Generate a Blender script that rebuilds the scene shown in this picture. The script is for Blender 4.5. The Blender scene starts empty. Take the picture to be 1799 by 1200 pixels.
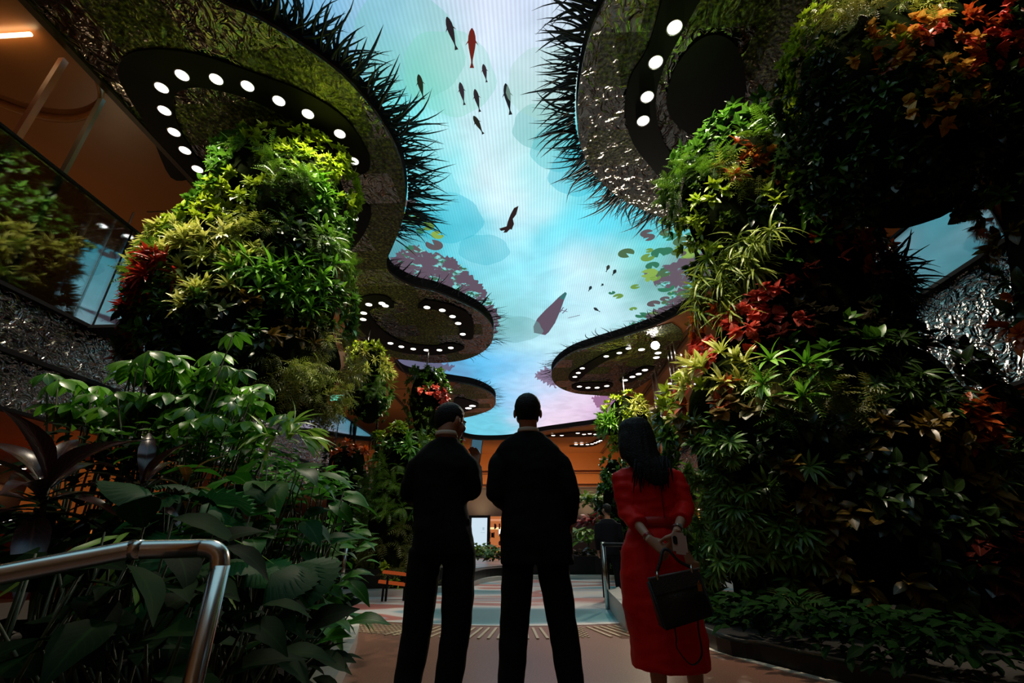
import bpy, bmesh, math, random
import numpy as np
from mathutils import Vector, Matrix, noise
from mathutils.geometry import tessellate_polygon

random.seed(7); RNG = np.random.default_rng(11)
SC = bpy.context.scene
COL = SC.collection

# ------------------------------------------------------------------ camera, world, exposure
F_PX = 800.0                      # focal length in pixels of the 1799 px wide frame
CAM_H = 0.88
PITCH = math.radians(24.2)
YAW = math.radians(2.6)
cam_data = bpy.data.cameras.new('camera')
cam_data.sensor_width = 36.0
cam_data.lens = 36.0 * F_PX / 1799.0
cam_data.clip_start = 0.05; cam_data.clip_end = 300
cam = bpy.data.objects.new('camera', cam_data); COL.objects.link(cam)
cam.location = (0, 0, CAM_H)
cam.rotation_euler = (math.radians(90) + PITCH, 0, YAW)
SC.camera = cam

world = bpy.data.worlds.new('world'); SC.world = world; world.use_nodes = True
world.node_tree.nodes['Background'].inputs[0].default_value = (1.0, 0.62, 0.36, 1)
world.node_tree.nodes['Background'].inputs[1].default_value = 0.012

SC.view_settings.view_transform = 'Standard'
SC.view_settings.look = 'None'
SC.view_settings.gamma = 1.0
SC.view_settings.use_curve_mapping = False
SC.view_settings.exposure = 0.0
SC.cycles.max_bounces = 6; SC.cycles.diffuse_bounces = 2; SC.cycles.glossy_bounces = 3
SC.cycles.transmission_bounces = 3; SC.cycles.transparent_max_bounces = 12
SC.cycles.caustics_reflective = False; SC.cycles.caustics_refractive = False
SC.cycles.sample_clamp_indirect = 3.0
SC.cycles.use_denoising = True

def light(name, kind, loc, target=None, energy=100, color=(1, 1, 1), size=0.15, angle=60, blend=0.6, parent=None):
    d = bpy.data.lights.new(name, kind); d.energy = energy; d.color = color
    if kind == 'SPOT':
        d.spot_size = math.radians(angle); d.spot_blend = blend; d.shadow_soft_size = size
    elif kind == 'POINT': d.shadow_soft_size = size
    elif kind == 'AREA': d.size = size
    o = bpy.data.objects.new(name, d); COL.objects.link(o); o.location = loc
    if target is not None:
        o.rotation_euler = (Vector(target) - Vector(loc)).to_track_quat('-Z', 'Y').to_euler()
    return o

WARMW = (1.0, 0.86, 0.66)
# spot beams thrown from the ceiling lamps onto the planting (fixtures are built below, in the channels)
for loc, tgt, e, ang in [
    ((-3.6, 6.0, 8.75), (-5.2, 7.6, 4.6), 900, 75),
    ((-2.2, 6.0, 8.75), (-3.3, 6.2, 4.0), 800, 42),
    ((-6.6, 5.2, 8.75), (-6.0, 6.6, 5.0), 1700, 75),
    ((-2.9, 8.3, 8.75), (-3.2, 4.4, 2.4), 800, 42),
    ((-5.6, 5.4, 8.75), (-2.4, 3.6, 1.6), 200, 26),
    ((2.6, 5.2, 8.75), (3.6, 6.2, 4.4), 1300, 70),
    ((1.5, 4.2, 8.75), (2.7, 5.2, 4.3), 1500, 36),
    ((1.4, 5.6, 8.75), (2.4, 5.2, 1.0), 260, 36),
    ((2.9, 1.9, 8.6), (4.5, 3.3, 6.5), 1700, 50),
    ((-7.5, 15.2, 8.7), (-5.6, 15.6, 6.2), 500, 80),
    ((-2.6, 16.6, 8.7), (-5.0, 15.8, 6.0), 900, 80),
    ((-3.0, 19.4, 8.7), (-3.9, 18.2, 6.0), 800, 80),
    ((3.6, 19.5, 8.7), (4.8, 21.2, 6.0), 1000, 90),
    ((-3.2, 15.5, 8.7), (-3.2, 11.0, 1.2), 900, 45),
    ((2.4, 19.0, 8.7), (1.5, 15.5, 1.0), 900, 45),
]:
    light('plant_spot', 'SPOT', loc, tgt, e, WARMW, 0.12, ang)
# ------------------------------------------------------------------ pixel ray -> world point helpers
def ray(px, py):
    x = (px - 899.5) / F_PX; y = -(py - 600) / F_PX
    a = math.cos(PITCH) - y * math.sin(PITCH); b = math.sin(PITCH) + y * math.cos(PITCH)
    c, s = math.cos(YAW), math.sin(YAW)
    return (c * x - s * a, s * x + c * a, b)
def project(P):
    P = np.asarray(P, float) - [0, 0, CAM_H]; c, s = math.cos(YAW), math.sin(YAW)
    X = c * P[:, 0] + s * P[:, 1]; Yy = -s * P[:, 0] + c * P[:, 1]; Z = P[:, 2]
    f = Yy * math.cos(PITCH) + Z * math.sin(PITCH); u = -Yy * math.sin(PITCH) + Z * math.cos(PITCH)
    return np.stack([899.5 + F_PX * X / f, 600 - F_PX * u / f], 1)
def at(px, py, x=None, y=None, z=None):
    r = ray(px, py)
    t = x / r[0] if x is not None else (y / r[1] if y is not None else (z - CAM_H) / r[2])
    return Vector((r[0] * t, r[1] * t, CAM_H + r[2] * t))

# ------------------------------------------------------------------ materials
def srgb(r, g, b):
    f = lambda c: (c / 255 / 12.92) if c / 255 <= 0.04045 else ((c / 255 + 0.055) / 1.055) ** 2.4
    return (f(r), f(g), f(b), 1.0)
MATS = {}
def mat(name, color=(0.5, 0.5, 0.5, 1), rough=0.6, metal=0.0, spec=0.5, emit=None, estr=1.0, noise_amt=0.0, noise_scale=8.0, bump=0.0, bump_scale=40.0, coat=0.0):
    if name in MATS: return MATS[name]
    m = bpy.data.materials.new(name); m.use_nodes = True; MATS[name] = m
    nt = m.node_tree; p = nt.nodes['Principled BSDF']
    p.inputs['Base Color'].default_value = tuple(color) if len(color) == 4 else (*color, 1)
    p.inputs['Roughness'].default_value = rough; p.inputs['Metallic'].default_value = metal
    p.inputs['Specular IOR Level'].default_value = spec
    p.inputs['Coat Weight'].default_value = coat
    if emit is not None:
        p.inputs['Emission Color'].default_value = tuple(emit) if len(emit) == 4 else (*emit, 1)
        p.inputs['Emission Strength'].default_value = estr
    if noise_amt or bump:
        tc = nt.nodes.new('ShaderNodeTexCoord')
        if noise_amt:
            n = nt.nodes.new('ShaderNodeTexNoise'); n.inputs['Scale'].default_value = noise_scale; n.inputs['Detail'].default_value = 5
            nt.links.new(tc.outputs['Object'], n.inputs['Vector'])
            hs = nt.nodes.new('ShaderNodeHueSaturation'); hs.inputs['Color'].default_value = p.inputs['Base Color'].default_value
            mr = nt.nodes.new('ShaderNodeMapRange'); mr.inputs['To Min'].default_value = 1 - noise_amt; mr.inputs['To Max'].default_value = 1 + noise_amt
            nt.links.new(n.outputs['Fac'], mr.inputs['Value']); nt.links.new(mr.outputs[0], hs.inputs['Value'])
            nt.links.new(hs.outputs[0], p.inputs['Base Color'])
        if bump:
            n2 = nt.nodes.new('ShaderNodeTexNoise'); n2.inputs['Scale'].default_value = bump_scale; n2.inputs['Detail'].default_value = 4
            nt.links.new(tc.outputs['Object'], n2.inputs['Vector'])
            b = nt.nodes.new('ShaderNodeBump'); b.inputs['Strength'].default_value = bump; b.inputs['Distance'].default_value = 0.02
            nt.links.new(n2.outputs['Fac'], b.inputs['Height']); nt.links.new(b.outputs[0], p.inputs['Normal'])
    return m

def leaf_mat(name, c1, c2, mid=None, rough=0.38, trans=0.22, spec=0.5):
    """leaf: colour varies per leaf between c1 and c2, paler midrib and veins"""
    if name in MATS: return MATS[name]
    m = bpy.data.materials.new(name); m.use_nodes = True; MATS[name] = m
    nt = m.node_tree; p = nt.nodes['Principled BSDF']; out = nt.nodes['Material Output']
    at_ = nt.nodes.new('ShaderNodeAttribute'); at_.attribute_name = 'leafc'
    sep = nt.nodes.new('ShaderNodeSeparateXYZ'); nt.links.new(at_.outputs['Vector'], sep.inputs[0])
    mix = nt.nodes.new('ShaderNodeMix'); mix.data_type = 'RGBA'
    mix.inputs['A'].default_value = srgb(*c1); mix.inputs['B'].default_value = srgb(*c2)
    nt.links.new(sep.outputs['X'], mix.inputs['Factor'])
    ab = nt.nodes.new('ShaderNodeMath'); ab.operation = 'ABSOLUTE'; nt.links.new(sep.outputs['Z'], ab.inputs[0])
    # side veins: stripes along the leaf slanted towards the rim
    v1 = nt.nodes.new('ShaderNodeMath'); v1.operation = 'MULTIPLY_ADD'; v1.inputs[1].default_value = -0.35
    nt.links.new(ab.outputs[0], v1.inputs[0]); nt.links.new(sep.outputs['Y'], v1.inputs[2])
    v2 = nt.nodes.new('ShaderNodeMath'); v2.operation = 'MULTIPLY'; v2.inputs[1].default_value = 60; nt.links.new(v1.outputs[0], v2.inputs[0])
    v3 = nt.nodes.new('ShaderNodeMath'); v3.operation = 'SINE'; nt.links.new(v2.outputs[0], v3.inputs[0])
    v4 = nt.nodes.new('ShaderNodeMapRange'); v4.inputs['From Min'].default_value = 0.8; v4.inputs['From Max'].default_value = 1.0; v4.inputs['To Max'].default_value = 0.22
    nt.links.new(v3.outputs[0], v4.inputs['Value'])
    mr = nt.nodes.new('ShaderNodeMapRange'); mr.inputs['From Min'].default_value = 0.12; mr.inputs['From Max'].default_value = 0.0; mr.inputs['To Max'].default_value = 0.7
    nt.links.new(ab.outputs[0], mr.inputs['Value'])
    mx = nt.nodes.new('ShaderNodeMath'); mx.operation = 'MAXIMUM'; nt.links.new(mr.outputs[0], mx.inputs[0]); nt.links.new(v4.outputs[0], mx.inputs[1])
    mix2 = nt.nodes.new('ShaderNodeMix'); mix2.data_type = 'RGBA'
    if mid is None: mid = tuple(min(255, int(v * 1.25 + 18)) for v in c2)
    mix2.inputs['B'].default_value = srgb(*mid)
    nt.links.new(mx.outputs[0], mix2.inputs['Factor']); nt.links.new(mix.outputs['Result'], mix2.inputs['A'])
    nt.links.new(mix2.outputs['Result'], p.inputs['Base Color'])
    p.inputs['Roughness'].default_value = rough; p.inputs['Specular IOR Level'].default_value = spec
    tr = nt.nodes.new('ShaderNodeBsdfTranslucent'); nt.links.new(mix2.outputs['Result'], tr.inputs['Color'])
    ms = nt.nodes.new('ShaderNodeMixShader'); ms.inputs[0].default_value = trans
    nt.links.new(p.outputs[0], ms.inputs[1]); nt.links.new(tr.outputs[0], ms.inputs[2]); nt.links.new(ms.outputs[0], out.inputs['Surface'])
    return m

def glass_mat():
    if 'glass' in MATS: return MATS['glass']
    m = bpy.data.materials.new('glass'); m.use_nodes = True; MATS['glass'] = m
    nt = m.node_tree; out = nt.nodes['Material Output']; nt.nodes.remove(nt.nodes['Principled BSDF'])
    t = nt.nodes.new('ShaderNodeBsdfTransparent'); t.inputs[0].default_value = (0.72, 0.76, 0.74, 1)
    g = nt.nodes.new('ShaderNodeBsdfGlossy'); g.inputs['Roughness'].default_value = 0.03; g.inputs[0].default_value = (0.9, 0.95, 1, 1)
    lw = nt.nodes.new('ShaderNodeLayerWeight'); lw.inputs[0].default_value = 0.45
    mr = nt.nodes.new('ShaderNodeMapRange'); mr.inputs['To Min'].default_value = 0.12; mr.inputs['To Max'].default_value = 0.75
    nt.links.new(lw.outputs['Fresnel'], mr.inputs['Value'])
    ms = nt.nodes.new('ShaderNodeMixShader'); nt.links.new(mr.outputs[0], ms.inputs[0]); nt.links.new(t.outputs[0], ms.inputs[1]); nt.links.new(g.outputs[0], ms.inputs[2])
    nt.links.new(ms.outputs[0], out.inputs[0])
    return m

def hammered_mat(name, base, scale=5.0, green_reflection=True, strength=1.0, rough=0.16):
    """rippled polished metal; on the canopies green plant reflections are painted in as rectangles"""
    m = bpy.data.materials.new(name); m.use_nodes = True; MATS[name] = m
    nt = m.node_tree; p = nt.nodes['Principled BSDF']; N = nt.nodes.new; L = nt.links.new
    tc = N('ShaderNodeTexCoord')
    nz = N('ShaderNodeTexNoise'); nz.inputs['Scale'].default_value = scale; nz.inputs['Detail'].default_value = 2.5; nz.inputs['Distortion'].default_value = 1.3
    mp = N('ShaderNodeMapping'); mp.inputs['Scale'].default_value = (1.0, 0.8, 1.0); L(tc.outputs['Object'], mp.inputs[0]); L(mp.outputs[0], nz.inputs['Vector'])
    b = N('ShaderNodeBump'); b.inputs['Strength'].default_value = strength; b.inputs['Distance'].default_value = 0.12; L(nz.outputs['Fac'], b.inputs['Height'])
    L(b.outputs[0], p.inputs['Normal'])
    p.inputs['Metallic'].default_value = 1.0; p.inputs['Roughness'].default_value = rough
    p.inputs['Base Color'].default_value = base
    if green_reflection:  # reflections of the green walls painted on as mottled rectangles
        br = N('ShaderNodeTexBrick'); br.offset = 0.5; br.inputs['Color1'].default_value = (0, 0, 0, 1); br.inputs['Color2'].default_value = (1, 1, 1, 1); br.inputs['Mortar'].default_value = (0, 0, 0, 1)
        br.inputs['Scale'].default_value = 1.0; br.inputs['Brick Width'].default_value = 1.3; br.inputs['Row Height'].default_value = 1.0; br.inputs['Mortar Size'].default_value = 0.004
        L(tc.outputs['Object'], br.inputs['Vector'])
        th = N('ShaderNodeMapRange'); th.inputs['From Min'].default_value = 0.5; th.inputs['From Max'].default_value = 0.53; L(br.outputs['Color'], th.inputs['Value'])
        n2 = N('ShaderNodeTexNoise'); n2.inputs['Scale'].default_value = 14; n2.inputs['Detail'].default_value = 6; L(tc.outputs['Object'], n2.inputs['Vector'])
        cr = N('ShaderNodeValToRGB'); L(n2.outputs['Fac'], cr.inputs[0])
        e = cr.color_ramp.elements; e[0].position = 0.35; e[0].color = srgb(12, 14, 6); e[1].position = 0.7; e[1].color = srgb(150, 160, 50)
        k = cr.color_ramp.elements.new(0.52); k.color = srgb(70, 84, 26)
        sp = N('ShaderNodeBsdfPrincipled'); L(cr.outputs[0], sp.inputs['Base Color']); sp.inputs['Roughness'].default_value = 0.8
        b2 = N('ShaderNodeBump'); b2.inputs['Strength'].default_value = 1.0; b2.inputs['Distance'].default_value = 0.1; L(n2.outputs['Fac'], b2.inputs['Height']); L(b2.outputs[0], sp.inputs['Normal'])
        ms = N('ShaderNodeMixShader'); mm = N('ShaderNodeMath'); mm.operation = 'MULTIPLY'; mm.inputs[1].default_value = 0.75
        L(th.outputs[0], mm.inputs[0]); L(mm.outputs[0], ms.inputs[0]); L(p.outputs[0], ms.inputs[1]); L(sp.outputs[0], ms.inputs[2])
        L(ms.outputs[0], nt.nodes['Material Output'].inputs['Surface'])
    return m

def emis(name, color, strength):
    if name in MATS: return MATS[name]
    m = bpy.data.materials.new(name); m.use_nodes = True; MATS[name] = m
    nt = m.node_tree; nt.nodes.remove(nt.nodes['Principled BSDF'])
    e = nt.nodes.new('ShaderNodeEmission'); e.inputs[0].default_value = color; e.inputs[1].default_value = strength
    nt.links.new(e.outputs[0], nt.nodes['Material Output'].inputs[0])
    return m

# ------------------------------------------------------------------ object helpers
def link(name, me, m=None, parent=None, smooth=True):
    o = bpy.data.objects.new(name, me); COL.objects.link(o)
    if m is not None:
        for mm in (m if isinstance(m, (list, tuple)) else [m]): me.materials.append(mm)
    if parent is not None: o.parent = parent
    if smooth: me.polygons.foreach_set('use_smooth', np.ones(len(me.polygons), bool))
    return o
def obj(name, bm, m=None, parent=None, smooth=False, loc=None):
    bmesh.ops.recalc_face_normals(bm, faces=bm.faces)
    me = bpy.data.meshes.new(name); bm.to_mesh(me); bm.free()
    o = link(name, me, m, parent, smooth)
    if loc: o.location = loc
    return o
def tag(o, label=None, cat=None, group=None, kind=None):
    if label: o['label'] = label
    if cat: o['category'] = cat
    if group: o['group'] = group
    if kind: o['kind'] = kind
    return o
def thing(name, label, cat, loc=(0, 0, 0), rotz=0, group=None):
    o = bpy.data.objects.new(name, None); COL.objects.link(o); o.empty_display_size = 0.1
    o.location = loc; o.rotation_euler = (0, 0, rotz)
    return tag(o, label, cat, group)
def add_box(bm, c, s, rot=None):
    M = Matrix.Translation(c) @ (rot if rot else Matrix.Identity(4)) @ Matrix.Diagonal((s[0], s[1], s[2], 1))
    bmesh.ops.create_cube(bm, size=1, matrix=M)
def add_cyl(bm, a, b, r, seg=12, r2=None):
    a, b = Vector(a), Vector(b); d = b - a
    M = Matrix.Translation((a + b) / 2) @ d.to_track_quat('Z', 'Y').to_matrix().to_4x4()
    bmesh.ops.create_cone(bm, cap_ends=True, segments=seg, radius1=r, radius2=r if r2 is None else r2, depth=d.length, matrix=M)
def add_ball(bm, c, r, rot=None, sub=3):
    M = Matrix.Translation(c) @ (rot if rot else Matrix.Identity(4)) @ Matrix.Diagonal((r[0], r[1], r[2], 1))
    bmesh.ops.create_icosphere(bm, subdivisions=sub, radius=1, matrix=M)
def add_tube(bm, pts, rad, seg=12, up=(0, 0, 1), pw=2.0, caps=True):
    """swept tube; rad entries: r or (side radius, other radius)"""
    pts = [Vector(p) for p in pts]; n = len(pts); rings = []; up = Vector(up); prev = None
    for i, p in enumerate(pts):
        d = (pts[min(i + 1, n - 1)] - pts[max(i - 1, 0)]).normalized()
        if prev is None:
            u = up if abs(d.dot(up)) < 0.95 else Vector((0, 1, 0))
            s = d.cross(u).normalized()
        else:
            s = (prev - d * prev.dot(d)).normalized()
        prev = s; t = s.cross(d).normalized()
        r = rad[i] if isinstance(rad, (list, tuple)) else rad
        ra, rb = r if isinstance(r, (list, tuple)) else (r, r)
        ring = []
        for k in range(seg):
            a = 2 * math.pi * k / seg; ca, sa = math.cos(a), math.sin(a)
            ca = math.copysign(abs(ca) ** (2 / pw), ca); sa = math.copysign(abs(sa) ** (2 / pw), sa)
            ring.append(bm.verts.new(p + s * (ca * ra) + t * (sa * rb)))
        rings.append(ring)
    for a, b in zip(rings, rings[1:]):
        for k in range(seg): bm.faces.new((a[k], a[(k + 1) % seg], b[(k + 1) % seg], b[k]))
    if caps: bm.faces.new(rings[0][::-1]); bm.faces.new(rings[-1])
def add_stack(bm, rings, seg=20, pw=2.3):
    """horizontal super-elliptic rings (cx, cy, z, rx, ry) stacked in z"""
    R = []
    for (cx, cy, z, rx, ry) in rings:
        rr = []
        for k in range(seg):
            a = 2 * math.pi * k / seg; ca, sa = math.cos(a), math.sin(a)
            rr.append(bm.verts.new((cx + rx * math.copysign(abs(ca) ** (2 / pw), ca), cy + ry * math.copysign(abs(sa) ** (2 / pw), sa), z)))
        R.append(rr)
    for a, b in zip(R, R[1:]):
        for k in range(seg): bm.faces.new((a[k], a[(k + 1) % seg], b[(k + 1) % seg], b[k]))
    bm.faces.new(R[0][::-1]); bm.faces.new(R[-1])
def add_prism(bm, pts, z0, z1):
    """vertical prism over a 2-D polygon"""
    pts = [Vector((p[0], p[1], 0)) for p in pts]
    tri = tessellate_polygon([pts])
    lo = [bm.verts.new((p.x, p.y, z0)) for p in pts]; hi = [bm.verts.new((p.x, p.y, z1)) for p in pts]
    n = len(pts)
    for t in tri:
        try: bm.faces.new([lo[i] for i in t]); bm.faces.new([hi[i] for i in t][::-1])
        except ValueError: pass
    for i in range(n): bm.faces.new((lo[i], lo[(i + 1) % n], hi[(i + 1) % n], hi[i]))
def smooth_line(pts, per=6, closed=False):
    P = [Vector(p) for p in pts]; n = len(P); out = []
    rng = range(n if closed else n - 1)
    for i in rng:
        a = P[(i - 1) % n] if closed or i > 0 else P[i]; b = P[i]; c = P[(i + 1) % n]
        d = P[(i + 2) % n] if closed or i + 2 < n else c
        for k in range(per):
            t = k / per
            out.append(0.5 * ((2 * b) + (c - a) * t + (2 * a - 5 * b + 4 * c - d) * t * t + (3 * b - a - 3 * c + d) * t ** 3))
    if not closed: out.append(P[-1])
    return out
def remeshed(name, bm, voxel, m, parent=None, smooth_it=4, loc=None):
    me = bpy.data.meshes.new('tmp'); bmesh.ops.recalc_face_normals(bm, faces=bm.faces); bm.to_mesh(me); bm.free()
    o = bpy.data.objects.new('tmp', me); COL.objects.link(o)
    r = o.modifiers.new('r', 'REMESH'); r.mode = 'VOXEL'; r.voxel_size = voxel
    s = o.modifiers.new('s', 'SMOOTH'); s.iterations = smooth_it; s.factor = 0.5
    dg = bpy.context.evaluated_depsgraph_get(); dg.update()
    nm = bpy.data.meshes.new_from_object(o.evaluated_get(dg)); nm.name = name
    bpy.data.objects.remove(o); bpy.data.meshes.remove(me)
    nm.materials.clear()
    return link(name, nm, m, parent)
def mesh_np(name, V, Fq, attr=None, m=None, parent=None):
    me = bpy.data.meshes.new(name); V = np.asarray(V, np.float32); Fq = np.asarray(Fq, np.int32)
    me.vertices.add(len(V)); me.vertices.foreach_set('co', V.ravel())
    me.loops.add(Fq.size); me.loops.foreach_set('vertex_index', Fq.ravel())
    me.polygons.add(len(Fq)); me.polygons.foreach_set('loop_start', np.arange(0, Fq.size, Fq.shape[1], dtype=np.int32))
    me.update(calc_edges=True)
    if attr is not None:
        a = me.attributes.new('leafc', 'FLOAT_VECTOR', 'POINT'); a.data.foreach_set('vector', np.asarray(attr, np.float32).ravel())
    return link(name, me, m, parent)
# ------------------------------------------------------------------ shared materials
M_WOOD = mat('wood_ceiling', srgb(150, 92, 48), 0.42, noise_amt=0.12, noise_scale=1.5, coat=0.2)
M_BRONZE = mat('bronze_wall', srgb(150, 96, 54), 0.35, noise_amt=0.08, noise_scale=0.8)
M_DARK = mat('black_metal', (0.006, 0.006, 0.007, 1), 0.6, spec=.15)
M_FASCIA = mat('fascia_metal', (0.012, 0.018, 0.02, 1), 0.3, metal=0.3)
M_STEEL = mat('brushed_steel', (0.62, 0.6, 0.57, 1), 0.24, metal=1.0, noise_amt=0.08, noise_scale=30)
M_LAMP = emis('lamp_lens', (1.0, 0.95, 0.88, 1), 5.0)
M_LAMPRIM = mat('lamp_rim', (0.5, 0.5, 0.5, 1), 0.3, metal=0.8)
M_HAM_N = hammered_mat('canopy_ripple_metal', (0.26, 0.245, 0.225, 1), 4.2, True, 0.8)
M_HAM_F = hammered_mat('facade_ripple_metal', (0.36, 0.34, 0.32, 1), 6.5, False, 0.9, 0.2)
M_GLASS = glass_mat()
M_SOIL = mat('soil', (0.012, 0.009, 0.006, 1), 0.95, bump=0.6, bump_scale=20)

ZS, ZT = 8.9, 9.3                   # soffit underside, screen face
XL, XR = -8.1, 6.3                  # gallery edges left and right

# ------------------------------------------------------------------ ceiling with the organic opening
edge_px = [(250, -170), (330, -60), (385, 0), (455, 32), (540, 85), (600, 130), (650, 185), (686, 240), (706, 290), (713, 350), (705, 395), (690, 432),
           (679, 462), (690, 483), (725, 502), (765, 512), (810, 530), (848, 552), (866, 577), (863, 602), (842, 621), (808, 633), (760, 637), (720, 632),
           (693, 633), (705, 652), (740, 662), (790, 670), (835, 678), (864, 692), (871, 706), (862, 719), (835, 729), (800, 738), (795, 752), (815, 768), (850, 773), (900, 771),
           (945, 760), (1000, 752), (1050, 745), (1075, 735), (1090, 715), (1085, 698), (1050, 694), (1010, 690), (981, 679), (969, 661), (976, 642), (1002, 622), (1042, 607),
           (1092, 592), (1150, 572), (1200, 547), (1235, 520), (1262, 485), (1268, 445), (1242, 415), (1205, 397), (1168, 383), (1125, 366), (1078, 338), (1040, 300), (1019, 252), (1014, 200),
           (1020, 132), (1036, 62), (1064, 0), (1105, -70), (1180, -170)]
edge = smooth_line([at(px, py, z=ZS) for px, py in edge_px], 6)
edge = [Vector((edge[0].x + .3, -2.85, 0))] + edge + [Vector((edge[-1].x - .2, -2.85, 0))]
edge2 = [(p.x, p.y) for p in edge]
bm = bmesh.new()
outer = [(8.6, edge2[-1][1]), (8.6, 46), (XL, 46), (XL, edge2[0][1])]
add_prism(bm, edge2 + outer, ZS, ZS + 0.06)
tag(obj('ceiling', bm, M_WOOD), kind='structure')
bm = bmesh.new()                     # dark fascia upstand all round the opening
lo = [bm.verts.new((x, y, ZS - 0.02)) for x, y in edge2]; hi = [bm.verts.new((x, y, ZT)) for x, y in edge2]
for i in range(len(lo) - 1): bm.faces.new((lo[i], lo[i + 1], hi[i + 1], hi[i]))
bmesh.ops.solidify(bm, geom=list(bm.faces), thickness=0.05)
tag(obj('trim_1', bm, M_FASCIA, smooth=True), kind='structure')

# rippled metal canopy panels under the wood
def canopy(px_inner, i0, i1, label, z=ZS - 0.03):
    """edge samples i0..i1 of the opening plus an inland outline in pixels"""
    P = edge2[i0:i1] + [(p.x, p.y) for p in smooth_line([at(a, b, z=ZS) for a, b in px_inner], 4)]
    bm = bmesh.new(); add_prism(bm, P, z, ZS - 0.002)
    o = obj('canopy_panel', bm, M_HAM_N); tag(o, label, 'ceiling panel'); return o
canopy([(660, 618), (625, 590), (600, 560), (560, 480), (470, 420), (378, 366), (210, 182), (45, 0), (-100, -160)], 0, 24 * 6 - 2,
       'rippled metal canopy with painted green reflections over the tall left plant column')
canopy([(800, 738), (792, 720), (792, 690), (800, 674)], 28 * 6 - 3, 33 * 6 + 1, 'smallest dark rippled canopy tip at the far end of the left side')
canopy([(1440, -170), (1500, 0), (1490, 200), (1420, 330), (1330, 400), (1290, 440)], 55 * 6, len(edge2), 'dark rippled metal canopy over the right plant column')
canopy([(1180, 566), (1200, 585), (1190, 620), (1150, 660), (1115, 684)], 43 * 6 + 2, 52 * 6, 'rippled metal canopy under the bright floodlight, right of the screen')

# beam groove and joints of the wooden soffit on the right
bm = bmesh.new()
add_box(bm, (6.55, 26, ZS - 0.05), (0.16, 38, 0.1)); add_box(bm, (6.36, 26, ZS - 0.012), (0.1, 38, 0.02))
tag(obj('trim_2', bm, mat('beam_wood', srgb(90, 54, 30), 0.5)), kind='structure')
bm = bmesh.new()
for y in (12, 18, 24, 30, 36): add_box(bm, (-7.0, y, ZS - 0.008), (2.2, 0.05, 0.015))
add_box(bm, (XL + 0.1, 23, ZS - 0.04), (0.12, 46, 0.1)); add_box(bm, (-6.4, 28, ZS - 0.01), (0.06, 30, 0.02))
tag(obj('trim_3', bm, mat('beam_dark', srgb(60, 46, 28), 0.5)), kind='structure')

# ------------------------------------------------------------------ LED screen
scr = thing('led_screen', 'huge glowing ceiling screen showing a cyan pond seen from below', 'screen', (0, 20, ZT + 0.02))
SKY = [(430, -60, 90, 150, 170), (520, 5, 90, 150, 180), (620, 20, 118, 172, 222), (700, 20, 185, 212, 245), (800, 20, 212, 222, 246), (930, 30, 208, 220, 246), (650, 80, 140, 200, 220), (740, 100, 165, 222, 215),
       (850, 100, 218, 228, 244), (960, 80, 205, 222, 240), (740, 170, 125, 215, 205), (850, 180, 175, 222, 230), (950, 200, 150, 215, 210), (980, 150, 200, 225, 232), (760, 250, 105, 222, 226),
       (850, 250, 222, 240, 250), (920, 260, 196, 236, 242), (1000, 290, 90, 210, 218), (780, 330, 160, 236, 246), (870, 330, 228, 244, 252), (960, 330, 165, 236, 240), (1040, 350, 70, 205, 232),
       (760, 370, 55, 198, 216), (800, 395, 85, 212, 232), (880, 420, 205, 240, 250), (960, 400, 80, 220, 240), (1060, 385, 110, 226, 246), (1130, 405, 80, 196, 212), (840, 450, 62, 200, 220),
       (930, 470, 112, 226, 246), (1030, 470, 215, 240, 250), (1120, 460, 120, 212, 205), (750, 440, 90, 150, 160), (900, 560, 120, 186, 190), (880, 520, 150, 225, 235), (960, 500, 175, 232, 246),
       (1050, 550, 196, 234, 246), (1160, 500, 130, 190, 190), (940, 600, 185, 232, 246), (1000, 580, 190, 235, 245), (890, 640, 82, 184, 238), (930, 660, 190, 222, 248), (900, 700, 130, 200, 238),
       (970, 700, 222, 215, 242), (1020, 712, 238, 216, 236), (860, 745, 110, 200, 222), (980, 738, 238, 216, 236), (1060, 722, 196, 156, 200), (760, 650, 110, 110, 150), (840, 660, 90, 190, 235), (1220, 470, 110, 130, 130)]
sp = np.array([tuple(at(a, b, z=ZT))[:2] for a, b, *_ in SKY]); sc_ = np.array([srgb(*c[2:])[:3] for c in SKY])
xs = np.linspace(-9, 9, 181); ys = np.concatenate([np.linspace(-2.9, 24, 270), np.linspace(24.2, 42, 90)])
GX, GY = np.meshgrid(xs, ys); P = np.stack([GX.ravel(), GY.ravel()], 1)
wx = 0.06 * (6 + P[:, 1]); wy = 0.10 * (5 + P[:, 1])
nzv = np.array([noise.fractal((x * 0.5, y * 0.35, 3.1), 1.0, 2.0, 4) for x, y in P]); nzw = np.array([noise.fractal((x * 0.5, y * 0.35, 9.1), 1.0, 2.0, 4) for x, y in P])
Q = P + np.stack([nzv, nzw * 1.3], 1) * 0.8
D = ((Q[:, None, 0] - sp[None, :, 0]) / wx[:, None]) ** 2 + ((Q[:, None, 1] - sp[None, :, 1]) / wy[:, None]) ** 2
W = np.exp(-D) + 1e-5 / (D + 0.5)
C = (W @ sc_) / W.sum(1, keepdims=True)
nx, ny = len(xs), len(ys)
idx = np.arange(nx * ny).reshape(ny, nx)
Fq = np.stack([idx[:-1, :-1].ravel(), idx[1:, :-1].ravel(), idx[1:, 1:].ravel(), idx[:-1, 1:].ravel()], 1)
V = np.stack([P[:, 0], P[:, 1] - 20, np.zeros(len(P))], 1)
M_SCR = bpy.data.materials.new('led_picture'); M_SCR.use_nodes = True; nt = M_SCR.node_tree
nt.nodes.remove(nt.nodes['Principled BSDF'])
a_ = nt.nodes.new('ShaderNodeAttribute'); a_.attribute_name = 'leafc'
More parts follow.
